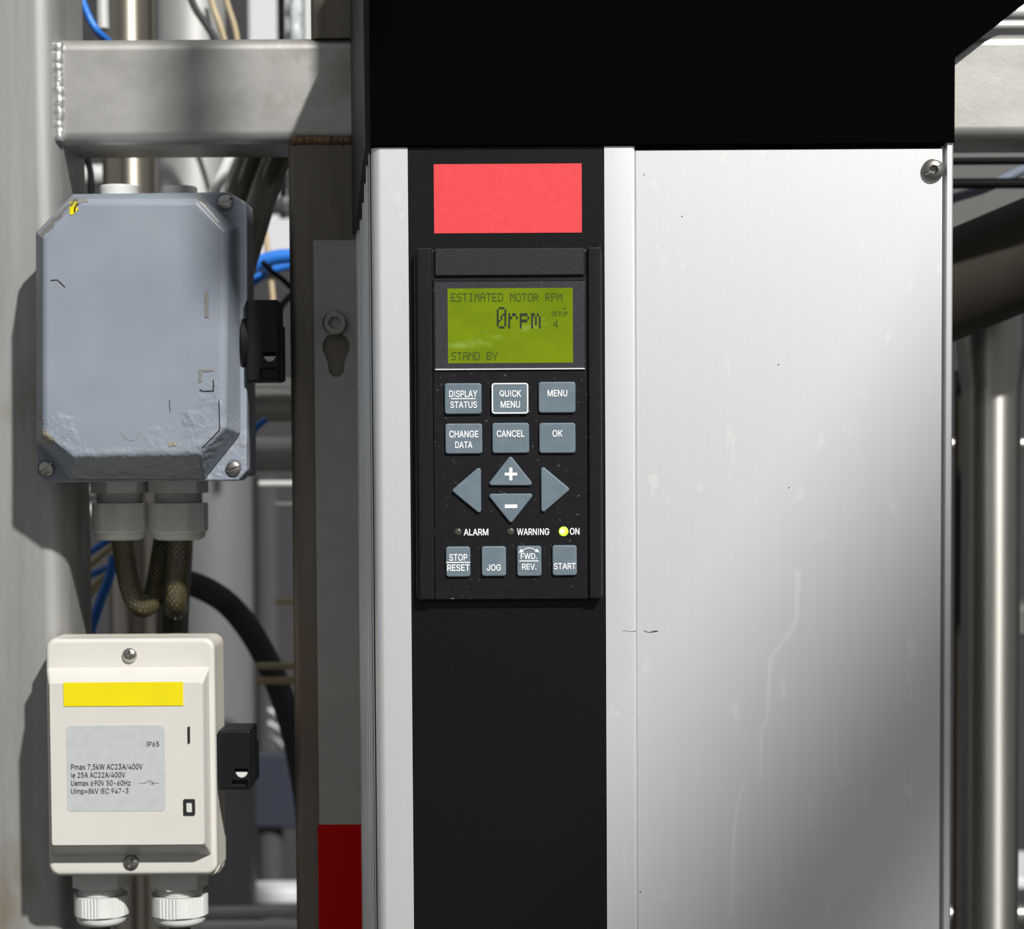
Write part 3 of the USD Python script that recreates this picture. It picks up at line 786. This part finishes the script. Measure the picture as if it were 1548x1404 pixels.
# ------------------------------------------------------------------ upper switch box, grey paint
yfl, ylid = 0.122, 0.098
gb = thing("grey_switch_box", "battered grey painted metal switch box on the left post, above the white one", "switch box", P(214, 728, YP))
base_poly = ppoly([(55, 372), (118, 293), (345, 290), (373, 306), (373, 712), (360, 727), (70, 729), (55, 716)], yfl)
base_poly = base_poly.buffer(-0.003).buffer(0.003)
obj("base", plate(base_poly, yfl, YP - 0.0002, 0.0012, 3), M["grey_paint"], gb, label="dented grey base with screw corners")
obj("rear_body", box(X(122, 0.152, 500), X(366, 0.15, 500), YP - 0.004, 0.208, Z(722, 0.16, 200), Z(300, 0.152, 200), 0.002), M["grey_paint"], gb, label="rear part of the grey box beside the post")
lid_b = ppoly([(55.5, 352), (112, 294), (302, 292), (362, 345), (364, 655), (309, 724), (107, 724), (56.5, 668)], yfl)
lid_f = ppoly([(59.5, 357), (116, 299), (300, 298), (346, 347), (343, 648), (302, 692), (110, 697), (60.5, 660)], ylid)
lb, lf = lid_b.buffer(-0.002).buffer(0.002), lid_f.buffer(-0.003).buffer(0.003)
lp = [ring_pts(lb, yfl + 0.002), ring_pts(lb, yfl - 0.002)]
for k in range(7):
    a = math.pi / 2 * k / 6
    lp.append(ring_pts(lf.buffer(-0.0045 * (1 - math.sin(a)), join_style=2) if k < 6 else lf, ylid + 0.0045 * (1 - math.cos(a))))
lid = hull(np.vstack(lp))
lt = arr(lid)
obj("lid", lid, M["grey_paint"], gb, smooth=40, label="blue-grey lid with blistered paint")
lidp = gb + "/lid"


def jag(pts, amp, n, seed):
    """A closed outline with a torn edge."""
    g = np.random.default_rng(seed)
    ring = np.array(LineString(pts + [pts[0]]).segmentize(1.0 * n).coords)[:-1]
    return Polygon(ring + g.uniform(-amp, amp, ring.shape)).buffer(0)


def on_lid(px, py):
    """Point where the pixel's sight line meets the lid's surface (for chips and marks that lie on it)."""
    d = P(px, py, 0.3) - CAM
    loc, _, _ = lt.ray.intersects_location([CAM], [d], multiple_hits=True)
    if len(loc) == 0:
        return None
    return loc[np.argmin(np.linalg.norm(loc - CAM, axis=1))]


def decal(name, poly_px, mat, parent, lift=0.0003, label=None, step=2.5, kind=None):
    """A thin flake lying on the lid, following its slopes."""
    g = poly_px if hasattr(poly_px, "geom_type") else Polygon(poly_px)
    if hasattr(g, "geoms"):
        g = max(g.geoms, key=lambda q: q.area)
    v2, f = trimesh.creation.triangulate_polygon(g.segmentize(step), engine="earcut")
    v3, f = trimesh.remesh.subdivide_to_size(np.column_stack([v2, np.zeros(len(v2))]), f, 2.2, max_iter=12)
    fm = trimesh.Trimesh(v3, f, process=True)
    v2, f = np.array(fm.vertices)[:, :2], np.array(fm.faces)
    pts = [on_lid(a, b) for a, b in v2]
    ok = [p for p in pts if p is not None]
    if not ok:
        return
    pts = [p if p is not None else min(ok, key=lambda q: np.linalg.norm(q - P(a, b, q[1]))) for p, (a, b) in zip(pts, v2)]
    top = np.array(pts) + np.array([0, -lift, 0.0])
    bot = top + np.array([0, lift + 0.0004, 0])
    n = len(top)
    f = np.asarray(f)
    edges = np.vstack([f[:, [0, 1]], f[:, [1, 2]], f[:, [2, 0]]])
    key_ = {}
    for a, b in edges:
        key_[(min(a, b), max(a, b))] = key_.get((min(a, b), max(a, b)), 0) + 1
    side_f = []
    for a, b in edges:
        if key_[(min(a, b), max(a, b))] == 1:
            side_f += [(a, a + n, b + n), (a, b + n, b)]
    m = trimesh.Trimesh(np.vstack([top, bot]), np.vstack([f, f[:, ::-1] + n, np.array(side_f)]), process=False)
    m.fix_normals()
    return obj(name, m, mat, parent, smooth=False, label=label, kind=kind)


decal("paint_chip", jag([(63, 362), (69, 352), (80, 346), (82, 334), (93, 329), (96, 318), (106, 311), (121, 307), (133, 304), (128, 299), (115, 299), (86, 326), (62, 351)], 1.3, 3, 1), M["chip_grey"], lidp, label="bare grey patch of chipped paint")
decal("paint_chip", jag([(61, 650), (68, 649), (74, 656), (82, 664), (80, 672), (70, 670), (63, 662)], 1.2, 3, 2), M["chip_beige"], lidp, label="crumbling beige chip")
decal("paint_chip", jag([(58, 628), (63, 626), (64, 634), (58, 635)], 0.8, 2, 3), M["chip_beige"], lidp)
decal("paint_chip", jag([(253, 667), (259, 669), (262, 666), (268, 667), (267, 673), (261, 674), (255, 676)], 0.8, 2, 4), M["chip_beige"], lidp)
decal("paint_chip", jag([(296, 295), (305, 298), (312, 306), (306, 307), (299, 300)], 0.8, 2, 5), M["chip_grey"], lidp)
decal("on_mark", jag([(309, 440), (316, 440), (315.5, 480), (310, 480)], 0.5, 3, 6), M["chip_grey"], lidp, label="worn raised I mark")
o1 = jag([(300, 558), (323, 557), (323.5, 561), (306, 562), (305, 577), (300.5, 578)], 0.5, 3, 7)
o2 = jag([(301, 590), (306, 592.5), (323.5, 592), (323.5, 575), (321.5, 575), (321.8, 590), (306, 590.5), (303, 588)], 0.2, 4, 8)
decal("off_mark", o1, M["chip_grey"], lidp, label="worn raised O mark")
decal("off_mark", o2, M["dark_hole"], lidp, lift=0.0001)
for pts_, wd in (([(331, 605), (332, 645), (331, 651), (306, 677)], 1.0), ([(77, 424), (86, 423), (91, 427), (98, 434)], 1.0), ([(256, 605), (257, 622)], 0.6)):
    decal("paint_crack", LineString(pts_).buffer(wd * 0.8, quad_segs=2), M["dark_hole"], lidp, lift=0.00012)
cr_ = LineString([(198 + 15 * math.cos(a), 648 + 18 * math.sin(a)) for a in np.linspace(0.3, 2.8, 14)]).buffer(0.5, quad_segs=1)
decal("paint_crack", cr_, M["chip_grey"], lidp, lift=0.0001)
decal("paint_scrape", LineString([(303, 305), (315, 318), (330, 335)]).buffer(1.3, quad_segs=1), M["cream"], lidp, lift=0.0001, label="pale scrape on the corner")
decal("sticker_scrap", [(105, 305), (114, 303), (117.5, 306), (117, 313), (118.5, 317), (113, 322), (109, 325), (105.5, 324)], M["yellow"], lidp, lift=0.0003, label="torn scrap of yellow sticker")
decal("sticker_print", LineString([(117.3, 309), (113.5, 314), (113, 320)]).buffer(1.1, quad_segs=2), M["ink_black"], lidp, lift=0.0005, label="black curved print")
for px, py, tl in ((340.5, 306, 8), (70.5, 708, 50), (353, 708, 20)):
    s_ = obj("screw_well", lathe([(13.2 * S(yfl), -0.0003), (13.2 * S(yfl), 0.0008), (0, 0.0008), (0, -0.0003)], P(px, py, yfl), "y", 32), M["dark_hole"], gb)
    pan_screw(px, py, yfl - 0.0003, 11.3 * S(yfl), 0.0018, gb, M["screw_dull"] if px > 345 else M["screw"], "slot", tilt=-tl, label="slotted lid screw")
for px0, px1, py in ((151, 210, 281), (243, 298, 283)):
    yc = 0.180
    cx, zt_ = X((px0 + px1) / 2, yc, 290), Z(py, yc, 200)
    R = (px1 - px0) / 2 * S(yc)
    obj("blanking_plug", lathe([(0, zt_), (R * 0.93, zt_), (R * 0.99, zt_ - 0.0006), (R, zt_ - 0.0015), (R, zt_ - 0.006), (0, zt_ - 0.006)][::-1], (cx, yc, 0), "z", 40), M["plug"], gb, smooth=35, label="white round blanking plug")
g1 = cable_gland(gb, 181, 83, (728, 745, 760, 801, 816), 0.188, "pale grey cable gland")
g2 = cable_gland(gb, 270, 86, (728, 745, 760, 801, 816), 0.188, "pale grey cable gland")
knob(gb, 371, 420, 427, 453, 577, 490, 0.118, 0.144, "black rotary switch handle")

# ------------------------------------------------------------------ lower switch box, cream plastic
yfl2, yra = 0.112, 0.100
ib = thing("white_switch_box", "cream white plastic isolator switch box with yellow strip, below the grey box", "switch box", P(200, 1325, YP))
fl_poly = prect(71, 965, 326, 1323, yfl2, 0.0055, 8)
obj("cover", plate(fl_poly, yfl2, yfl2 + 0.012, 0.0022, 5), M["cream"], ib, smooth=45, label="cream cover")
obj("base", plate(prect(72, 964, 330, 1324, yfl2 + 0.012, 0.005, 8), yfl2 + 0.0125, YP - 0.0002, 0.001, 2), M["cream_side"], ib, label="yellowed cream base")
obj("rear_body", box(xr + 0.0008, X(327, 0.14, 1100), YP - 0.004, 0.168, Z(1320, 0.15, 200), Z(966, 0.15, 200), 0.002), M["cream_side"], ib, label="rear part of the white box beside the post")
rb_, rf_ = prect(73, 1009, 318, 1292, yfl2, 0.0015), prect(74.5, 1030, 308.5, 1279, yra, 0.0018)
ra = hull(np.vstack([ring_pts(rb_, yfl2 + 0.001), ring_pts(rb_, yfl2 - 0.0006), ring_pts(rf_, yra + 0.0009), ring_pts(rf_.buffer(-0.0008), yra)]))
obj("raised_panel", ra, M["cream"], ib, smooth=28, label="raised cream front panel")
rp = ib + "/raised_panel"
obj("yellow_strip", plate(prect(96, 1031, 277, 1067, yra), yra - 0.00035, yra + 0.0004, 0.0001, 2), M["yellow"], rp, smooth=False, label="plain yellow strip")
lab = obj("rating_label", plate(prect(101, 1096, 250, 1226, yra, 0.0022), yra - 0.00015, yra + 0.0004), M["rating_label"], ib, label="silver rating label")
yl = yra - 0.00015
tx = [ptext("IP65", 222, 240.6, 1120.6, 1128, yl, False), ptext("Pmax 7,5kW AC23A/400V", 107.6, 216, 1154.6, 1162.8, yl, False), ptext("Ie 25A AC22A/400V", 107.6, 189.6, 1167, 1175, yl, False),
      ptext("Uemax 690V 50-60Hz", 107.6, 197.2, 1179.2, 1187.2, yl, False), ptext("Uimp=8kV IEC 947-3", 107.6, 194.4, 1191.4, 1199.2, yl, False)]
obj("label_text", tx, M["ink_black"], lab, smooth=False, label="black rating text")
sy = [tube(spline([P(a, b, yl) for a, b in q], 4), 0.00013, 6)[0] for q in ([(211, 1183.6), (219, 1183.6)], [(219, 1183.6), (229, 1179)], [(232, 1183.6), (240, 1183.6)], [(231.6, 1180.8), (231.6, 1186.6)])]
sy.append(tube([P(229 + 1.9 * math.cos(a), 1183.6 + 1.9 * math.sin(a), yl) for a in np.linspace(0, 2 * math.pi, 15)], 0.00012, 6)[0])
obj("switch_symbol", sy, M["ink_black"], lab, smooth=False, label="black switch symbol")
obj("on_mark", plate(prect(284, 1098, 287.4, 1123, yra, 0.0003), yra - 0.0006, yra + 0.0004), M["ink_black"], rp, label="black I mark")
om = prect(277.5, 1207.5, 295, 1232, yra, 0.0007)
obj("off_mark", sheet(om.difference(prect(282, 1212, 291, 1227.5, yra, 0.0008)), yra - 0.0006, 0.0010), M["ink_black"], rp, smooth=False, label="black O mark")
pan_screw(196.3, 990, yfl2, 11.2 * S(yfl2), 0.0026, ib, M["screw"], "cross", tilt=4, label="shiny cross-head cover screw")
pan_screw(198.5, 1303, yfl2, 11.8 * S(yfl2), 0.0020, ib, M["screw_dull"], "cross", tilt=30, label="dark cross-head cover screw")
for px0, px1 in ((118, 190), (222, 306)):
    yc = 0.136
    cx, zt_ = X((px0 + px1) / 2, yc, 965), Z(961, yc, 200)
    R = (px1 - px0) / 2 * S(yc)
    obj("cable_entry", lathe([(0, zt_), (R * 0.95, zt_), (R, zt_ - 0.0008), (R, zt_ - 0.006), (0, zt_ - 0.006)][::-1], (cx, yc, 0), "z", 40), M["cream_side"], ib, smooth=35, label="round cream cable entry")
g3 = cable_gland(ib, 153, 81, (1326, 1339, 1351, 1380, 1396), 0.139, "pale grey cable gland")
g4 = cable_gland(ib, 271, 85, (1326, 1339, 1351, 1380, 1396), 0.139, "pale grey cable gland")
knob(ib, 329, 378, 386, 1104, 1194, 1124, 0.115, 0.146, "black rotary switch handle")


# ------------------------------------------------------------------ hoses and cables
def run(name, label, cat, pts, r_px, mat, sides=20, n=12, group=None, braid=False):
    """pts: (px, py, y) along the run; r_px its half width in the photograph at the first point's distance."""
    w_ = [P(a, b, y) for a, b, y in pts]
    m, uv = tube(spline(w_, n), r_px * S(pts[0][2]), sides)
    return obj(name, m, M[mat], smooth=True, uv=uv if braid else None, label=label, cat=cat, group=group)


run("braided_hose", "braided olive hose looping in a V below the left upper gland", "hose",
    [(184, 806, 0.188), (188, 840, 0.188), (195, 880, 0.188), (205, 908, 0.189), (217, 917, 0.192), (229, 908, 0.197), (237, 880, 0.203), (244, 840, 0.210), (252, 790, 0.218), (258, 740, 0.224)], 16.5, "braid", braid=True)
run("braided_hose", "braided olive hose bending back below the right upper gland", "hose",
    [(272, 806, 0.188), (270, 850, 0.187), (267, 890, 0.187), (266, 912, 0.191), (266, 921, 0.202), (269, 910, 0.216), (272, 870, 0.224), (275, 800, 0.228), (276, 740, 0.230)], 16.5, "braid", braid=True)
run("braided_hose", "dark braided hose dropping behind the white switch box", "hose",
    [(270, 740, 0.258), (267, 840, 0.256), (263, 900, 0.252), (260, 970, 0.241), (258, 1010, 0.231)], 24, "braid_dark", braid=True)
run("braided_hose", "short hose stub leaving the left lower gland", "hose", [(150, 1392, 0.139), (151, 1404, 0.139), (153, 1450, 0.139)], 16.5, "braid", braid=True)
run("braided_hose", "short hose stub leaving the right lower gland", "hose", [(271, 1392, 0.139), (272, 1404, 0.139), (273, 1450, 0.139)], 16.5, "braid", braid=True)
run("braided_hose", "thick braided hose running down behind the grey box, left of its twin", "hose",
    [(402, 190, 0.30), (383, 240, 0.30), (365, 290, 0.295), (350, 340, 0.280), (338, 400, 0.262), (330, 460, 0.240), (325, 560, 0.215)], 22, "braid", braid=True)
run("braided_hose", "thick braided hose touching the upright, right of its twin", "hose",
    [(440, 185, 0.28), (419, 240, 0.28), (400, 290, 0.275), (383, 345, 0.255), (366, 400, 0.238), (352, 460, 0.216)], 21, "braid", braid=True)
run("braided_hose", "olive hose stub sticking out of the grey box by the blue cables", "hose", [(352, 358, 0.25), (372, 362, 0.25), (391, 364, 0.25)], 9, "braid_dark", braid=True)

# ------------------------------------------------------------------ pipes and cables behind the frame, left
def vpipe(name, label, px, py0, py1, y, r, mat, cat="pipe", sides=40):
    c0 = P(px, (max(py0, 0) + min(py1, 1404)) / 2, y)
    z1, z0 = Z(py0, y, px), Z(py1, y, px)
    m, _ = tube([(c0[0], y, z0), (c0[0], y, (z0 + z1) / 2), (c0[0], y, z1)], r * S(y), sides)
    return obj(name, m, M[mat], smooth=30, label=label, cat=cat)


def hpipe(name, label, px0, px1, py, y, r, mat, cat="pipe", sides=32):
    z = Z(py, y, (px0 + px1) / 2)
    x0, x1 = X(px0, y, py), X(px1, y, py)
    m, _ = tube([(x0, y, z), ((x0 + x1) / 2, y, z), (x1, y, z)], r * S(y), sides)
    return obj(name, m, M[mat], smooth=30, label=label, cat=cat)


vpipe("steel_pipe", "bronze-tinted polished vertical pipe above the grey box", 202, -150, 1600, 0.40, 40, "pipe_bronze")
vpipe("steel_pipe", "pale dull vertical pipe right of the bronze-tinted one", 290, -150, 560, 0.52, 53, "pipe_dull")
vpipe("steel_vessel", "wide dull grey vertical vessel behind the white box's handle", 322, 560, 1600, 0.82, 62, "vessel_grey", "vessel", 56)
vpipe("steel_pipe", "thin white vertical pipe at the top beside the hood", 466, -150, 420, 0.62, 7, "pipe_pale", sides=20)
vpipe("black_conduit", "black vertical conduit beside the white partition at the top", 427, -150, 330, 0.74, 6.5, "black_rubber", "conduit", 16)
obj("plastic_wrap", tube(np.array([P(447, py, 0.66) for py in np.linspace(-100, 330, 40)]), (12.5 + 2.0 * np.sin(np.arange(40) * 1.9)) * S(0.66), 16)[0], M["clear_wrap"], smooth=True,
    label="crumpled plastic wrap hanging beside the white pipe", cat="plastic wrap")
obj("partition_board", box(X(377, 0.9, 200), X(480, 0.9, 200), 0.9, 0.93, Z(402, 0.9), Z(-200, 0.9), 0.002), M["white_panel"], label="white upright partition board seen above and below the beam", cat="partition")
run("white_hose", "white hose end beside the blue cable above the beam", "hose", [(155, -40, 0.36), (155, 10, 0.36), (156, 45, 0.36)], 9, "pipe_pale")
run("blue_cable", "thin blue cable at the top left above the beam", "cable", [(112, -30, 0.31), (124, 0, 0.31), (134, 25, 0.31), (147, 47, 0.31), (166, 66, 0.32), (185, 100, 0.33)], 5.5, "blue")
run("black_cable", "black cable curving down between post and bronze-tinted pipe", "cable", [(122, 200, 0.30), (131, 238, 0.30), (137, 262, 0.30), (138, 300, 0.29), (142, 360, 0.25), (150, 430, 0.211)], 5, "black_rubber")
hpipe("steel_pipe", "grey horizontal pipe left of the bronze-tinted pipe, below the beam", 40, 200, 266, 0.56, 17, "pipe_pale")
run("beige_wire", "long beige wire slanting down from the top to the grey box's handle", "wire", [(308, -40, 0.44), (322, 10, 0.44), (338, 57, 0.44), (366, 170, 0.45), (396, 315, 0.46), (407, 400, 0.46), (415, 480, 0.46)], 4.5, "beige", 12)
run("beige_wire", "darker second beige wire right of the long one at the top", "wire", [(331, -40, 0.48), (345, 10, 0.48), (358, 57, 0.48), (372, 170, 0.48), (383, 330, 0.48), (386, 420, 0.48)], 4, "beige", 12)
run("grey_hose", "dark grey hose crossing the pale pipe at the top", "hose", [(276, -40, 0.42), (293, 8, 0.42), (308, 32, 0.42), (326, 60, 0.42), (350, 110, 0.42)], 5.5, "dark_rubber")
run("white_rod", "slim white rod slanting beside the braided hoses", "rod", [(395, 140, 0.36), (360, 210, 0.36), (338, 258, 0.34), (316, 310, 0.29), (298, 400, 0.24), (285, 500, 0.212)], 8, "pipe_pale")
hpipe("steel_pipe", "dull horizontal pipe crossing the white partition behind the upright", 330, 600, 311, 0.70, 13, "pipe_dull")
run("blue_cable", "thick blue cable arching from the grey box to the upright", "cable", [(345, 440, 0.45), (368, 416, 0.45), (385, 401, 0.45), (408, 391, 0.45), (436, 387, 0.45), (480, 388, 0.45)], 11, "blue")
run("blue_cable", "second blue cable under the thick arching one", "cable", [(340, 462, 0.47), (368, 437, 0.47), (388, 422, 0.47), (412, 408, 0.47), (440, 401, 0.47), (480, 400, 0.47)], 7, "blue")
run("black_cable", "black cable looping behind the grey box's handle", "cable", [(396, 395, 0.42), (413, 412, 0.42), (428, 423, 0.42), (442, 436, 0.42), (470, 450, 0.42)], 4, "black_rubber", 12)
run("black_cable", "short black cable rising right from the grey box's handle", "cable", [(345, 590, 0.210), (368, 560, 0.26), (392, 515, 0.36), (400, 500, 0.40), (418, 474, 0.40), (434, 452, 0.40), (460, 430, 0.40)], 6, "dark_rubber", 12)
hpipe("steel_pipe", "big horizontal steel pipe just below the grey box's handle", 250, 620, 606, 0.48, 34, "pipe_steel_flat")
hpipe("steel_pipe", "horizontal steel pipe beside the grey box's lower right corner", 250, 620, 686, 0.44, 27, "pipe_dull")
run("blue_cable", "short blue cable piece between two horizontal pipes", "cable", [(380, 662, 0.40), (386, 648, 0.40), (394, 640, 0.40), (402, 634, 0.40)], 5, "blue", 12)
for a, b, r_, lb in ((392, 731, 5, "upper bright thin rail right of the glands"), (415, 763, 4.5, "short bright rail under the upper thin rail"), (416, 908, 5, "single beige rail end level with the hose bends"),
                     (388, 1006, 5.5, "upper of the two beige rails beside the white box"), (388, 1028, 6, "lower of the two beige rails beside the white box")):
    hpipe("steel_rail", lb, a, 620, b, 0.36 if b > 950 else 0.58, r_, "pipe_pale" if b < 800 else "beige", "rail", 16)
run("shadow_band_tube", "added dark tube standing in for the curved shadow band on the grey vessel", "hose", [(220, 872, 0.40), (262, 876, 0.40), (300, 886, 0.40), (336, 906, 0.42), (364, 934, 0.42), (392, 976, 0.425), (420, 1036, 0.43), (446, 1120, 0.435), (466, 1240, 0.44), (476, 1400, 0.44), (478, 1650, 0.44)], 19, "dark_rubber", 24)  # added tube that imitates a shadow band across the vessel
vpipe("dark_pipe", "dark vertical pipe between the vessel and the upright", 406, 720, 1700, 1.02, 20, "dark_rubber")
hpipe("steel_pipe", "bright horizontal pipe left of the glands", 60, 240, 773, 0.60, 12, "pipe_pale")
hpipe("steel_pipe", "dull horizontal pipe just above the bright one left of the glands", 60, 240, 742, 0.64, 9, "pipe_dull")
bunch = [("beige_wire", "topmost beige wire of the bunch left of the hoses", [(100, 868, 0.34), (125, 862, 0.34), (150, 842, 0.34), (176, 820, 0.34)], 5, "beige"),
         ("beige_wire", "middle beige wire of the bunch left of the hoses", [(100, 908, 0.35), (126, 900, 0.35), (148, 880, 0.35), (172, 858, 0.35)], 5, "beige"),
         ("beige_wire", "lowest beige wire of the bunch, curling down", [(104, 898, 0.36), (118, 905, 0.36), (134, 900, 0.36), (150, 884, 0.36)], 4.5, "beige"),
         ("blue_cable", "upper dark blue cable of the bunch left of the hoses", [(100, 860, 0.36), (122, 845, 0.36), (146, 828, 0.36), (172, 812, 0.36)], 5, "blue"),
         ("blue_cable", "lower dark blue cable of the bunch left of the hoses", [(100, 888, 0.37), (122, 875, 0.37), (140, 868, 0.37), (168, 856, 0.37)], 5, "blue")]
for nm, lb, pts_, r_, mt in bunch:
    run(nm, lb, "wire" if "wire" in nm else "cable", pts_, r_, mt, 12)
run("blue_cable", "bright blue cable slanting down to the white box's top edge", "cable", [(172, 840, 0.31), (166, 870, 0.31), (153, 905, 0.31), (138, 950, 0.31), (125, 1000, 0.31)], 7.5, "blue", 16)
obj("navy_cabinet", box(X(380, 1.0, 1190), X(520, 1.0, 1190), 1.0, 1.04, Z(1250, 1.0), Z(1135, 1.0), 0.003), M["navy"], label="dark navy cabinet between the vessel and the upright", cat="cabinet")
for k, (lb, q) in enumerate((("upper grey wire of the coil behind the white box's handle", [(405, 1072, 0.8), (425, 1085, 0.8), (440, 1100, 0.8), (470, 1130, 0.8)]),
                             ("middle grey wire of the coil behind the white box's handle", [(405, 1092, 0.8), (424, 1104, 0.8), (440, 1120, 0.8), (466, 1150, 0.8)]),
                             ("lower grey wire of the coil behind the white box's handle", [(405, 1110, 0.8), (422, 1122, 0.8), (440, 1142, 0.8), (462, 1170, 0.8)]))):
    run("grey_wire", lb, "wire", q, 4, "wire_grey", 12)
obj("pale_tray", box(X(372, 0.9, 1340), X(560, 0.9, 1340), 0.9, 0.94, Z(1366, 0.9), Z(1342, 0.9), 0.004), M["white_panel"], label="pale tray low down beside the upright", cat="tray")
hpipe("steel_pipe", "beige-lit horizontal pipe at the bottom edge beside the right lower gland", 285, 640, 1378, 0.55, 9, "pipe_dull")
hpipe("steel_pipe", "lowest pale horizontal pipe at the bottom left", 285, 640, 1399, 0.52, 8, "pipe_pale")

# ------------------------------------------------------------------ pipes behind the frame, right
ref = thing("reducer_pipe", "polished vertical steel pipe with a reducer at the right edge", "pipe", P(1497, 1500, 0.30))
cx = X(1497, 0.30, 900)
s36 = S(0.30)
zz = lambda py: Z(py, 0.30, 1497)
obj("pipe_body", lathe([(0, zz(1600)), (44 * s36, zz(1600)), (44 * s36, zz(588)), (0, zz(588))], (cx, 0.30, 0), "z", 56), M["pipe_steel"], ref, smooth=30)
obj("reducer", lathe([(0, zz(588.5)), (44.5 * s36, zz(588.5)), (46 * s36, zz(575)), (51 * s36, zz(535)), (53 * s36, zz(515)), (53 * s36, zz(420)), (0, zz(420))], (cx, 0.30, 0), "z", 56), M["pipe_steel"], ref, smooth=30, label="wider reducer collar")
vpipe("steel_pipe", "thin brownish vertical pipe between the drive and the reducer pipe", 1452, 560, 1600, 0.46, 11, "pipe_brown")
hpipe("steel_pipe", "polished horizontal pipe crossing behind the reducer pipe at mid height", 1380, 1700, 673, 0.62, 15, "pipe_steel_flat")
hpipe("steel_pipe", "polished horizontal pipe at the bottom right corner", 1380, 1700, 1383, 0.58, 21, "pipe_steel_flat")
run("steel_tube", "thick brown steel tube, colour darkened for shade, slanting up to the right beside the drive", "tube", [(1330, 476, 0.262), (1442, 430, 0.25), (1548, 386, 0.24), (1640, 348, 0.23)], 79, "pipe_brown", 56)
run("grey_cable", "shiny blue-grey cable slanting below the right beam", "cable", [(1390, 322, 0.34), (1440, 300, 0.34), (1490, 284, 0.34), (1548, 256, 0.34), (1620, 222, 0.34)], 7.5, "blue_grey", 16)
hpipe("black_conduit", "black horizontal conduit crossing the blue-grey cable", 1380, 1700, 277, 0.33, 8, "black_rubber", "conduit", 16)
hpipe("black_conduit", "upper black conduit tight under the right beam", 1380, 1700, 243, 0.32, 6, "black_rubber", "conduit", 16)
obj("cabinet_back", box(X(1400, 0.62, 300), X(1720, 0.62, 300), 0.62, 0.65, Z(400, 0.62), Z(235, 0.62), 0.003), M["grey_panel"], label="grey sheet-metal cabinet back behind the black conduits at right", cat="cabinet")
hpipe("steel_pipe", "bluish horizontal pipe at the top right corner", 1380, 1700, 18, 0.42, 12, "pipe_pale")
hpipe("steel_pipe", "pale horizontal pipe just above the right beam", 1380, 1700, 38, 0.36, 7, "pipe_pale")
obj("grey_block", box(X(1534, 0.7, 930), X(1640, 0.7, 930), 0.7, 0.76, Z(968, 0.7), Z(920, 0.7), 0.004), M["grey_panel"], label="small grey block at the right edge behind the reducer pipe", cat="block")
obj("pale_tray", box(X(1530, 0.74, 1330), X(1660, 0.74, 1330), 0.74, 0.86, Z(1350, 0.74), Z(1332, 0.74), 0.003), M["white_panel"], label="pale tray at the lower right edge", cat="tray")

# ------------------------------------------------------------------ unseen pipes added overhead in front to block part of the sun
TO_SUN = -SUN_D


def overhead(label, a, b, t, r):
    """An added straight shading pipe on the sun's path to the two places a, b (px, py, y)."""
    p0, p1 = P(*a) + TO_SUN * t, P(*b) + TO_SUN * t
    m, _ = tube([p0, (p0 + p1) / 2, p1], r, 32)
    obj("added_shade_pipe", m, M["pipe_dull"], label=label, cat="pipe", kind="structure")  # added out of view, only for the soft shade it casts


overhead("large unseen pipe added high in front to shade the drive cover panel", (1800, 520, 0.0), (950, 1840, 0.0), 3.0, 0.070)
overhead("smaller unseen pipe added high in front to shade the grey box and the beam", (334, -60, 0.12), (344, 470, 0.12), 0.7, 0.016)
